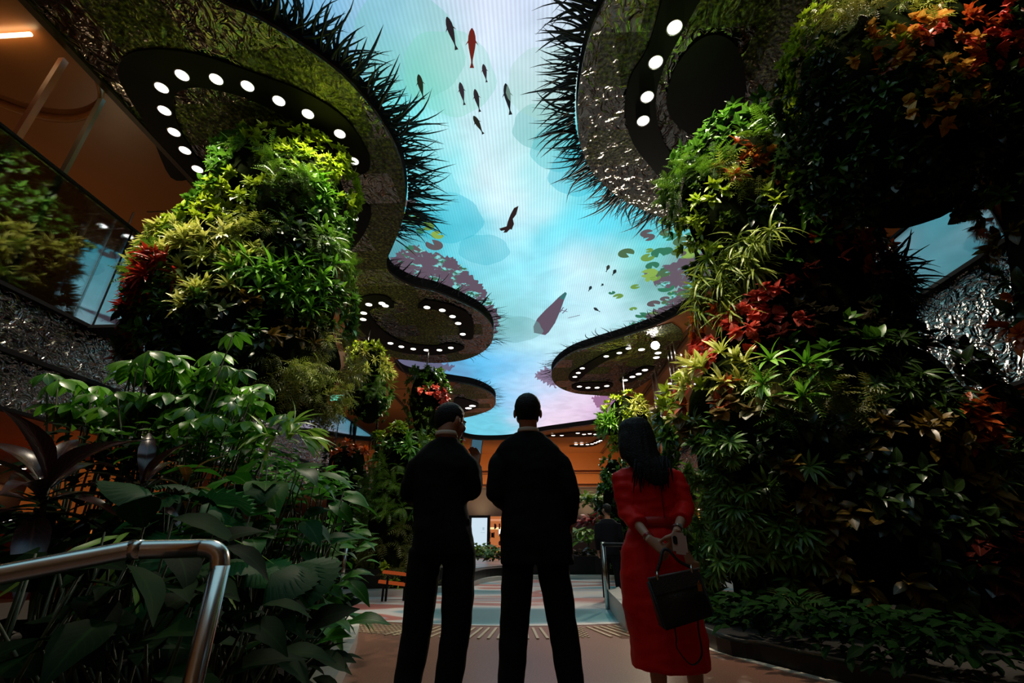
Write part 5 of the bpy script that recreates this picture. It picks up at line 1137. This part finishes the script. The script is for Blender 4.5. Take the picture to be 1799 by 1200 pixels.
def hand(bm, w, fdir, pnorm, curl=.35, s=1.0, thumb=1):
    """w wrist, fdir finger direction, pnorm direction the palm faces, curl radians per joint, thumb side +1/-1"""
    w = Vector(w); f = Vector(fdir).normalized(); n = Vector(pnorm); n = (n - f * n.dot(f)).normalized(); sd_ = f.cross(n).normalized() * thumb
    add_tube(bm, [w - f * .02, w + f * .02, w + f * .055, w + f * .088, w + f * .095], [(.019 * s, .025 * s), (.016 * s, .032 * s), (.014 * s, .040 * s), (.012 * s, .039 * s), (.008 * s, .034 * s)], 14, tuple(sd_))
    for k, (o, L) in enumerate([(.030, .070), (.010, .078), (-.010, .073), (-.029, .058)]):
        b = w + (f * .082 + sd_ * o) * s; a = .12 + .04 * k; pts = [b]; d = f.copy(); p = b
        for j, q in enumerate((.42, .32, .26)):
            a_ = curl * (1 + .18 * j) + .04 * k; d = (d * math.cos(a_) + n * math.sin(a_)).normalized() if j or curl > .2 else d; nn = n; n2 = (n - d * n.dot(d)); n_l = n2.normalized() if n2.length > 1e-3 else n
            p = p + d * (L * q * s); pts.append(p.copy())
        add_tube(bm, pts, [.0095 * s, .0088 * s, .008 * s, .0065 * s], 8, tuple(sd_))
    b = w + (f * .028 + sd_ * .026) * s; d = (f * .65 + sd_ * .65 + n * .35).normalized(); p1 = b + d * .035 * s; d2 = (f * .9 + sd_ * .25 + n * .45).normalized(); p2 = p1 + d2 * .03 * s; p3 = p2 + (f + n * .5).normalized() * .024 * s
    add_tube(bm, [b, p1, p2, p3], [.014 * s, .0115 * s, .0095 * s, .0075 * s], 8, tuple(sd_))
def hair_short(c, R, parent, s=1.0):
    me_b = bmesh.new(); bmesh.ops.create_icosphere(me_b, subdivisions=5, radius=1)
    for v in me_b.verts:
        p = v.co.copy(); q = Vector((p.x * (.083 if p.z > 0 else .083 - .012 * p.z * p.z), p.y * .101 - .008, p.z * (.093 if p.z > 0 else .128) + .03))
        line = -.074 + max(0, q.y + .035) * 1.25          # hairline: low nape, rising to the forehead
        if abs(q.x) > .07 and -.02 < q.y < .03: line = max(line, .012)
        k = min(1, max(0, (q.z - line) / .014)); n_ = 1 + .016 * noise.noise(q * 60) + .01 * noise.noise(q * 160)
        inner = Vector((p.x * .052, p.y * .07 - .008, p.z * .078 + .03)); v.co = Vector(c) + (R @ (inner.lerp(q * n_, k))) * s
    return obj('hair', me_b, HAIR, parent, True)
def arm_pts(sh, el, wr):
    sh, el, wr = Vector(sh), Vector(el), Vector(wr)
    return [sh, sh.lerp(el, .3), sh.lerp(el, .7), el, el.lerp(wr, .3), el.lerp(wr, .7), wr]
def legs_pts(h, k, a): h, k, a = Vector(h), Vector(k), Vector(a); return [h, h.lerp(k, .35), h.lerp(k, .75), k, k.lerp(a, .3), k.lerp(a, .65), a]

def suit_man(label, Y, base_px, J, hd, hem_z, vox=.009, hands=None, torso=None, parent_name='person', lat=1.0):
    """J: joints in world coordinates"""
    b = Vector((J['base'][0], Y, 0)); t = thing(parent_name, label, 'person', b)
    L = lambda k: Vector(J[k]) - b
    bm = bmesh.new(); R = head_parts(bm, L('head'), *hd)
    nk = L('neck'); add_tube(bm, [L('head') + Vector((0, -.03, -.02)), nk + Vector((0, -.01, .03)), nk + Vector((0, 0, -.08))], [.055, .056, .075], 16)
    tr = [(x - b.x, y - b.y, z, rx, ry) for x, y, z, rx, ry in torso]
    add_stack(bm, [(x, y, z, rx - .02, ry - .02) for x, y, z, rx, ry in tr[1:]], 20)
    for s in 'LR':
        a = arm_pts(L('sh' + s), L('el' + s), L('wr' + s)); add_tube(bm, a, [.047, .045, .040, .037, .037, .030, .024], 12)
        f, n, cu, th = hands[s]; hand(bm, a[-1], f, n, cu, 1.0, th)
        g = legs_pts(L('hip' + s), L('kn' + s), L('an' + s)); add_tube(bm, g, [.085, .080, .062, .052, .054, .045, .036], 12)
        add_tube(bm, [g[-1], g[-1] + Vector((0, .02, -.05)), g[-1] + Vector((0, .12, -.065))], [(.035, .04), (.035, .03), (.03, .02)], 12)
    remeshed('body', bm, .007, SKIN, t, 3); eyes(L('head'), R, t); hair_short(L('head'), R, t)
    bm = bmesh.new(); add_stack(bm, tr, 28)                       # jacket
    x0, y0, z0, rx0, ry0 = tr[-1]; add_stack(bm, [(x0, y0, z0 - .03, rx0, ry0), (nk.x, nk.y - .012, nk.z - .045, .083, .076), (nk.x, nk.y - .012, nk.z - .012, .068, .068)], 24, 2)
    for s in 'LR':
        a = arm_pts(L('sh' + s), L('el' + s), L('wr' + s)); e = a[-1] - a[-2]
        u_ = Vector((0, 0, 1)); a[0] = a[0] - u_ * .02; add_tube(bm, [a[0] + u_ * .056, a[0] + u_ * .042, a[0] + u_ * .018] + a[:-1] + [a[-2].lerp(a[-1], .8)], [.022, .050, .068, .074, .073, .066, .061, .058, .050, .045], 16)
        inner = Vector((tr[-2][0], tr[-2][1], a[0].z - .03)); add_tube(bm, [inner, a[0].lerp(inner, .3), a[0] + Vector((0, 0, -.012))], [.06, .070, .064], 14)
    jk = remeshed('jacket', bm, vox, SUIT, t, 5)
    for v in jk.data.vertices:
        q = v.co; w = .006 * noise.noise(q * 9) + .004 * noise.noise(q * 22); v.co = q + v.normal * w
    bm = bmesh.new(); zt = tr[0][2]; add_box(bm, (tr[0][0], tr[0][1] - tr[0][4] - .004, zt + .10), (.004, .006, .22)); obj('vent', bm, mat('seam_black', (.001, .001, .001, 1), 1), jk)
    bm = bmesh.new(); add_tube(bm, smooth_line([(nk.x + math.cos(a) * .064, nk.y - .012 + math.sin(a) * .066, nk.z + .002 + .012 * (math.sin(a) < -.2)) for a in np.linspace(0, 2 * math.pi, 17)], 3), [(.004, .014)] * 49, 8, (0, 0, 1)); obj('shirt_collar', bm, SHIRT, t, True)
    for s in 'LR':
        a = arm_pts(L('sh' + s), L('el' + s), L('wr' + s)); bm = bmesh.new(); add_tube(bm, [a[-2].lerp(a[-1], .75), a[-2].lerp(a[-1], .92)], [.034, .034], 14); obj('shirt_cuff', bm, SHIRT, t, True)
    bm = bmesh.new()
    hx = (L('hipL') + L('hipR')) / 2; add_stack(bm, [(hx.x, hx.y, hx.z - .07, .145, .10), (hx.x, hx.y, hx.z, .165, .115), (hx.x, hx.y, hx.z + .16, .15, .10)], 22)
    for s in 'LR':
        g = legs_pts(L('hip' + s), L('kn' + s), L('an' + s)); add_tube(bm, g + [g[-1] + Vector((0, 0, -.035))], [(.088, .10), (.088, .10), (.082, .088), (.077, .083), (.074, .08), (.068, .078), (.066, .078), (.068, .08)], 18)
    tw = remeshed('trousers', bm, vox, SUIT, t, 4)
    for v in tw.data.vertices:
        q = v.co; v.co = q + v.normal * (.006 * noise.noise(Vector((q.x * 8, q.y * 8, q.z * 14))))
    for s in 'LR':
        a = L('an' + s); bm = bmesh.new(); add_tube(bm, [(a.x, a.y - .07, .05), (a.x, a.y, .055), (a.x, a.y + .09, .045), (a.x, a.y + .17, .032), (a.x, a.y + .20, .028)], [(.032, .04), (.042, .05), (.046, .043), (.042, .03), (.02, .018)], 14, (0, 0, 1)); add_box(bm, (a.x, a.y + .06, .008), (.085, .27, .016)); obj('shoe', bm, SHOE, t, True)
    return t
def W(px, py, y): return tuple(at(px, py, y=y))
Y = 2.8
TOR = lambda rows, y, d=.0: [((at(l, p, y=y).x + at(r, p, y=y).x) / 2, y + dy, at((l + r) / 2, p, y=y).z, (at(r, p, y=y).x - at(l, p, y=y).x) / 2, ry) for p, l, r, ry, dy in rows]
# middle man
J = dict(base=(0, 0, 0), head=W(927, 725, Y), neck=W(928, 762, Y), shL=W(882, 805, Y), elL=W(871, 866, Y - .04), wrL=W(898, 893, Y + .24), shR=W(978, 803, Y), elR=W(1001, 868, Y - .03), wrR=W(1001, 921, Y + .04),
         hipL=W(912, 965, Y), knL=W(903, 1110, Y + .02), anL=(at(893, 1290, y=Y).x, Y, .10), hipR=W(966, 965, Y), knR=W(990, 1110, Y + .02), anR=(at(1014, 1290, y=Y).x, Y, .10))
J['base'] = at(935, 1200, y=Y)
m2 = suit_man('person in a black suit standing with legs apart in the middle, seen from behind', Y, None, J, (0.03, .10), 0,
         hands={'L': ((.5, .8, .1), (.8, -.2, -.3), .5, 1), 'R': ((.0, .1, -1), (-1, .1, 0), .3, -1)},
         torso=TOR([(992, 879, 1010, .135, 0), (940, 878, 1004, .14, 0), (900, 882, 994, .13, 0), (870, 884, 988, .125, 0), (830, 878, 990, .13, 0), (808, 872, 990, .125, 0), (792, 871, 986, .115, 0), (780, 878, 976, .10, 0), (770, 890, 964, .085, 0), (762, 902, 953, .075, 0)], Y))
# left man, looking down at a phone
Yl = 2.72
J = dict(base=at(770, 1200, y=Yl), head=W(791, 742, Yl + .03), neck=W(785, 768, Yl), shL=W(740, 812, Yl), elL=W(719, 866, Yl + .02), wrL=W(742, 876, Yl + .26), shR=W(818, 810, Yl), elR=W(828, 862, Yl + .0), wrR=W(836, 822, Yl + .25),
         hipL=W(747, 965, Yl), knL=W(732, 1110, Yl), anL=(at(700, 1300, y=Yl).x, Yl, .10), hipR=W(808, 965, Yl), knR=W(801, 1110, Yl), anR=(at(775, 1300, y=Yl).x, Yl, .10))
m1 = suit_man('person in a black suit on the left with head turned right, holding up a phone', Yl, None, J, (-.75, -.12), 0,
         hands={'L': ((.7, .7, .1), (.5, -.4, .6), .45, 1), 'R': ((-.05, .35, 1), (-.5, -.6, .3), .45, -1)},
         torso=TOR([(975, 724, 837, .13, 0), (935, 727, 829, .135, 0), (890, 727, 820, .125, 0), (850, 727, 822, .125, 0), (822, 728, 832, .125, 0), (806, 728, 830, .115, 0), (793, 738, 822, .10, 0), (782, 750, 812, .085, 0), (774, 762, 803, .07, 0)], Yl))
w_ = Vector(J['wrR']) + Vector((-.01, .06, .10))
ph = thing('smartphone', 'dark phone held up in front of the left suited man', 'phone', w_)
bm = bmesh.new(); add_box(bm, (0, 0, .02), (.075, .009, .15), Matrix.Rotation(.1, 4, 'Y')); bmesh.ops.bevel(bm, geom=bm.edges[:], offset=.003, segments=2, affect='EDGES'); obj('case', bm, M_DARK, ph)
bm = bmesh.new(); add_box(bm, (0, -.0052, .02), (.068, .001, .14), Matrix.Rotation(.1, 4, 'Y')); obj('display', bm, emis('phone_blue', srgb(70, 110, 130), .7), ph)

# ------------------------------------------------------------------ woman in red
Yw = 2.85
b = Vector((at(1175, 1200, y=Yw).x, Yw, 0)); t = thing('person', 'person with long black hair and a red dress, holding a black handbag behind the back', 'person', b)
L = lambda px, py, dy=0.0: Vector(W(px, py, Yw + dy)) - b
head = L(1112, 775); nk = L(1122, 812)
shL, elL, wrL = L(1092, 838), L(1104, 900, -.03), L(1142, 948, -.24)
shR, elR, wrR = L(1186, 838), L(1204, 893, -.03), L(1188, 936, -.24)
bm = bmesh.new(); R = head_parts(bm, head, .18, .22, .97)
add_tube(bm, [head + Vector((0, -.02, -.03)), nk, nk + Vector((.01, 0, -.08))], [.045, .046, .06], 14)
add_stack(bm, [(L(1172, 990).x, 0, L(1172, 990).z, .16, .11), (L(1148, 925).x, 0, L(1148, 925).z, .11, .085), (L(1140, 870).x, 0, L(1140, 870).z, .14, .09), (L(1138, 838).x, 0, L(1138, 838).z, .15, .075), (L(1130, 822).x, 0, L(1130, 822).z, .09, .06)], 20)
for sh, el, wr, f, n, th in ((shL, elL, wrL, (L(1168, 968) - L(1142, 948)), (.2, .6, -.6), 1), (shR, elR, wrR, (L(1174, 968, .0) - L(1188, 936, -.02)), (-.6, .5, -.4), -1)):
    a = arm_pts(sh, el, wr); add_tube(bm, a, [.040, .037, .033, .030, .030, .024, .020], 12); hand(bm, wr, f, n, .42, .92, th)
hips = {}
for s, hp, kn, an in (('L', L(1135, 985), L(1150, 1110, .02), Vector((L(1157, 1200).x, .0, .13))), ('R', L(1200, 985), L(1212, 1110, .02), Vector((L(1227, 1200).x, .06, .13)))):
    add_tube(bm, legs_pts(hp, kn, an), [.085, .078, .060, .050, .052, .040, .028], 14); add_tube(bm, [an, an + Vector((0, .03, -.05)), an + Vector((0, .12, -.10))], [(.03, .035), (.03, .03), (.028, .016)], 12)
remeshed('body', bm, .0065, SKIN2, t, 2); eyes(head, R, t, .97)
# dress: bodice, sleeves and skirt are one garment
bm = bmesh.new()
rows = [(1172, 1112, 1246, .17), (1120, 1108, 1240, .17), (1065, 1094, 1228, .165), (1010, 1090, 1212, .16), (965, 1092, 1198, .145), (935, 1102, 1190, .12), (918, 1110, 1184, .105), (890, 1104, 1186, .11), (860, 1094, 1190, .115), (838, 1092, 1190, .10), (824, 1100, 1178, .08), (814, 1110, 1150, .06)]
st = []
for py, l, r, ry in rows: A, B = L(l, py), L(r, py); st.append(((A.x + B.x) / 2, 0, A.z, (B.x - A.x) / 2, ry))
add_stack(bm, st, 30)
for sh, el, wr in ((shL, elL, wrL), (shR, elR, wrR)):
    inner = Vector((st[-3][0], 0, sh.z - .03)); add_tube(bm, [inner, sh.lerp(inner, .35), sh + Vector((0, 0, -.01))], [.05, .066, .06], 14)
    u_ = Vector((0, 0, 1)); sh = sh - u_ * .012; add_tube(bm, [sh + u_ * .05, sh + u_ * .036, sh + u_ * .015, sh, sh.lerp(el, .35), sh.lerp(el, .75), el, el.lerp(wr, .25), el.lerp(wr, .48)], [.018, .044, .058, .062, .062, .058, .056, .054, .048], 16)
    add_tube(bm, [el.lerp(wr, .40), el.lerp(wr, .52)], [.054, .051], 16)
dr = remeshed('dress', bm, .008, RED, t, 4)
for v in dr.data.vertices:
    q = v.co; k = .010 if q.z > L(1140, 925).z else .005
    v.co = q + v.normal * (k * noise.noise(Vector((q.x * 14, q.y * 10, q.z * 26))) + .005 * noise.noise(Vector((q.x * 26, q.y * 20, q.z * 5))))
zb = L(1148, 918).z; bm = bmesh.new(); c = L(1147, 918); add_stack(bm, [(c.x, 0, zb - .028, .134, .119), (c.x, 0, zb, .130, .116), (c.x, 0, zb + .026, .134, .118)], 32); obj('belt', bm, mat('belt_red', srgb(190, 12, 10), .5), dr, True)
bm = bmesh.new(); p = L(1147, 870); add_box(bm, (p.x + .02, -.122, p.z), (.004, .01, .26)); obj('seam', bm, mat('seam_red', srgb(120, 6, 6), .8), dr)
# hair: long straight fall
bm = bmesh.new()
hr = [(735, 1104, 1124, .03, .0), (739, 1094, 1135, .065, 0), (750, 1087, 1144, .092, -.0), (768, 1085, 1149, .10, -.01), (790, 1085, 1153, .10, -.025), (808, 1090, 1158, .085, -.05), (822, 1102, 1166, .06, -.085), (838, 1116, 1168, .035, -.115), (850, 1128, 1162, .022, -.125), (858, 1140, 1156, .012, -.13)]
st2 = []
for py, l, r, ry, dy in hr: A, B = L(l, py), L(r, py); st2.append(((A.x + B.x) / 2, dy, A.z, (B.x - A.x) / 2, ry))
add_stack(bm, st2, 28, 2.1); hh = remeshed('hair', bm, .007, HAIR, t, 3)
for v in hh.data.vertices:
    q = v.co; v.co = q + v.normal * (.007 * noise.noise(Vector((q.x * 55, q.y * 40, q.z * 4))))
bm = bmesh.new()
for k in range(26):
    x0 = random.uniform(1108, 1166); p = L(x0, 815 + random.uniform(-8, 8)); e = L(x0 + random.uniform(-10, 8), random.uniform(848, 872)); p.y = -.115; e.y = -.14; add_tube(bm, [p, p.lerp(e, .5) + Vector((0, -.01, 0)), e], [.010, .007, .0015], 6)
obj('hair_ends', bm, HAIR, hh, True)
bm = bmesh.new(); d = (wrL - elL).normalized(); bmesh.ops.create_cone(bm, segments=18, radius1=.027, radius2=.027, depth=.014, matrix=Matrix.Translation(elL.lerp(wrL, .92)) @ d.to_track_quat('Z', 'Y').to_matrix().to_4x4()); tag(obj('bracelet', bm, mat('bracelet_red', srgb(150, 20, 24), .3), t, True), 'dark red bracelet')
bm = bmesh.new(); d = (wrR - elR).normalized(); bmesh.ops.create_cone(bm, segments=18, radius1=.029, radius2=.029, depth=.02, matrix=Matrix.Translation(elR.lerp(wrR, .86)) @ d.to_track_quat('Z', 'Y').to_matrix().to_4x4()); tag(obj('wristwatch', bm, mat('watch_silver', srgb(200, 200, 204), .25, metal=.8), t, True), 'silver wristwatch')
for x, y in ((L(1157, 1200).x, 0), (L(1227, 1200).x, .06)):
    bm = bmesh.new(); add_tube(bm, [(x, y - .05, .075), (x, y + .0, .07), (x, y + .08, .045), (x, y + .15, .022), (x, y + .20, .016)], [(.026, .034), (.032, .034), (.036, .024), (.032, .016), (.008, .008)], 12, (0, 0, 1)); add_cyl(bm, (x, y - .05, .06), (x, y - .055, 0), .012, 10, .006); obj('shoe', bm, SHOE, t, True)
# phone in the right hand
p = Vector(W(1194, 955, Yw - .32)); ph = thing('smartphone', 'rose coloured phone held behind the back by the woman in red', 'phone', p); ph.rotation_euler = (-.25, .12, .12)
bm = bmesh.new(); add_box(bm, (0, 0, 0), (.072, .010, .105)); bmesh.ops.bevel(bm, geom=[e for e in bm.edges if abs((e.verts[0].co - e.verts[1].co).y) > .005], offset=.012, segments=4, affect='EDGES'); obj('case', bm, mat('phone_rose', srgb(190, 150, 134), .35), ph)
bm = bmesh.new(); add_box(bm, (-.024, -.006, .012), (.022, .004, .04)); bmesh.ops.bevel(bm, geom=[e for e in bm.edges if abs((e.verts[0].co - e.verts[1].co).y) > .002], offset=.005, segments=3, affect='EDGES'); obj('camera', bm, M_DARK, ph)
# handbag
BK = mat('bag_leather', (.012, .012, .011, 1), .42, bump=.3, bump_scale=150); GOLD = mat('gold', srgb(214, 150, 60), .25, metal=1)
Yb = Yw - .30
C4 = [Vector(W(a, c, Yb)) for a, c in ((1136, 1019), (1226, 1001), (1250, 1079), (1163, 1106))]
bc = sum(C4, Vector()) / 4; hb = thing('handbag', 'black leather handbag with a gold padlock hanging behind the red dress', 'handbag', bc)
C4 = [p - bc for p in C4]
bm = bmesh.new(); th_ = .058
fr = [bm.verts.new(p + Vector((0, -th_ * (1.0 if i > 1 else .45), 0))) for i, p in enumerate(C4)]; bk = [bm.verts.new(p + Vector((0, th_ * (1.0 if i > 1 else .45), 0))) for i, p in enumerate(C4)]
bm.faces.new(fr); bm.faces.new(bk[::-1])
for i in range(4): bm.faces.new((fr[i], bk[i], bk[(i + 1) % 4], fr[(i + 1) % 4]))
bmesh.ops.bevel(bm, geom=bm.edges[:], offset=.010, segments=3, affect='EDGES'); obj('body', bm, BK, hb, True)
tl, tr_, br_, bl = C4
bm = bmesh.new(); f = [tl.lerp(tr_, .04), tl.lerp(tr_, .96), tl.lerp(tr_, .93).lerp(br_, .33), tl.lerp(tr_, .07).lerp(bl, .33)]
vs = [bm.verts.new(p + Vector((0, -.036 - .008 * (i > 1), .004))) for i, p in enumerate(f)]; vb = [bm.verts.new(p + Vector((0, -.026, .004))) for p in f]
bm.faces.new(vs); bm.faces.new(vb[::-1])
for i in range(4): bm.faces.new((vs[i], vb[i], vb[(i + 1) % 4], vs[(i + 1) % 4]))
obj('flap', bm, BK, hb)
bm = bmesh.new(); add_tube(bm, [tl + Vector((.0, -.03, .006)), tr_ + Vector((0, -.03, .006))], .006, 8); tag(obj('piping', bm, mat('piping_grey', srgb(92, 84, 84), .4), hb, True), 'grey edge piping')
top = Vector(W(1168, 972, Yb)) - bc
h0, h1 = tl.lerp(tr_, .18), tl.lerp(tr_, .84)
bm = bmesh.new(); add_tube(bm, smooth_line([h0 + Vector((0, -.02, .02)), h0.lerp(top, .6) + Vector((-.012, -.02, 0)), top + Vector((-.01, -.01, .012)), top + Vector((.02, -.01, .012)), h1.lerp(top, .6) + Vector((.012, -.02, 0)), h1 + Vector((0, -.02, .02))], 5), [(.005, .008)] * 26, 8); obj('handle', bm, BK, hb, True)
for p in (h0, h1):
    bm = bmesh.new(); add_tube(bm, [p + Vector((0, -.03, -.02)), p + Vector((0, -.032, .01)), p + Vector((.004, -.025, .03))], [.006, .008, .005], 8); tag(obj('handle_ring', bm, mat('buckle_silver', srgb(190, 184, 176), .25, metal=1), hb, True), 'silver handle ring')
lk = tl.lerp(tr_, .78).lerp(br_, .36); bm = bmesh.new(); add_box(bm, lk + Vector((.0, -.062, 0)), (.020, .008, .028)); add_tube(bm, [lk + Vector((-.006, -.062, .012)), lk + Vector((0, -.062, .032)), lk + Vector((.006, -.062, .012))], .0028, 8); obj('padlock', bm, GOLD, hb)
s0, s1 = bl.lerp(br_, .26), bl.lerp(br_, .80) + Vector((.0, 0, .02)); bm = bmesh.new(); lo_ = Vector(W(1215, 1168, Yb)) - bc; lo0 = Vector(W(1190, 1140, Yb)) - bc
add_tube(bm, smooth_line([s0 + Vector((0, .02, .05)), s0.lerp(lo0, .5), lo0, lo_, Vector(W(1233, 1150, Yb)) - bc, s1.lerp(lo_, .3), s1 + Vector((0, .02, .05))], 5), [(.003, .009)] * 31, 8, (0, 1, 0)); obj('shoulder_strap', bm, BK, hb, True)

# ------------------------------------------------------------------ passers-by behind
def passer(label, px, ptop, pfeet, l, r, cloth, Yp, yaw, legm):
    f = at(px, pfeet, z=0); f = Vector((at(px, 960, y=Yp).x, Yp, 0)); H = at(px, ptop, y=Yp).z; k = H / 1.75
    t = thing('person', label, 'person', f); z = lambda v: v * k
    bm = bmesh.new(); hd = Vector((0, 0, z(1.64))); R = head_parts(bm, hd, yaw, 0, k)
    add_tube(bm, [hd, (0, 0, z(1.45))], [.05 * k, .06 * k], 12); add_stack(bm, [(0, 0, z(.85), .13, .09), (0, 0, z(1.1), .12, .09), (0, 0, z(1.38), .16, .09), (0, 0, z(1.46), .08, .06)], 16)
    for s in (-1, 1):
        a = arm_pts((s * .19 * k, 0, z(1.38)), (s * .235 * k, -.02, z(1.1)), (s * .22 * k, .1, z(.88))); add_tube(bm, a, [.045, .042, .038, .036, .034, .028, .024], 10); hand(bm, a[-1], (0, .2, -1), (-s, 0, 0), .3, 1, -s)
        add_tube(bm, legs_pts((s * .09, 0, z(.88)), (s * .11, .02, z(.48)), (s * .12, 0, z(.09))), [.08, .075, .06, .05, .05, .04, .035], 10)
    remeshed('body', bm, .012, SKIN, t, 2); eyes(hd, R, t, k); hair_short(hd, R, t, k)
    bm = bmesh.new(); add_stack(bm, [(0, 0, z(.80), .19 * k, .13), (0, 0, z(1.1), .175 * k, .12), (0, 0, z(1.38), .21 * k, .12), (0, 0, z(1.47), .11, .08)], 20)
    for s in (-1, 1): add_tube(bm, arm_pts((s * .19 * k, 0, z(1.38)), (s * .235 * k, -.02, z(1.1)), (s * .22 * k, .1, z(.9))), [.07, .066, .06, .056, .054, .048, .044], 12)
    remeshed('jacket', bm, .015, cloth, t, 4)
    bm = bmesh.new(); add_stack(bm, [(0, 0, z(.76), .16, .11), (0, 0, z(.9), .165, .115)], 18)
    for s in (-1, 1): add_tube(bm, legs_pts((s * .09, 0, z(.86)), (s * .11, .02, z(.48)), (s * .12, 0, z(.06))), [.095, .09, .08, .072, .07, .066, .066], 14)
    remeshed('trousers', bm, .015, legm, t, 4)
    for s in (-1, 1): bm = bmesh.new(); add_tube(bm, [(s * .12, -.07, .045), (s * .12, .05, .05), (s * .12, .19, .03)], [(.03, .035), (.045, .045), (.02, .02)], 10, (0, 0, 1)); obj('shoe', bm, SHOE, t, True)
    return t
NAVY = mat('navy_suit', (.007, .008, .013, 1), .9, spec=.15)
passer('person in a dark suit standing behind the slim steel post, beside the red dress', 1071, 886, 1055, 0, 0, NAVY, 9.2, .5, NAVY)
passer('person in black seen past the right arm of the woman in red', 1226, 905, 1060, 0, 0, NAVY, 10.2, .4, mat('grey_jeans', srgb(84, 94, 100), .8))
passer('person in a cream jacket half hidden behind the phone of the woman in red', 1211, 912, 1060, 0, 0, mat('cream', srgb(224, 196, 160), .7), 11.0, -.3, mat('tan', srgb(180, 150, 110), .8))
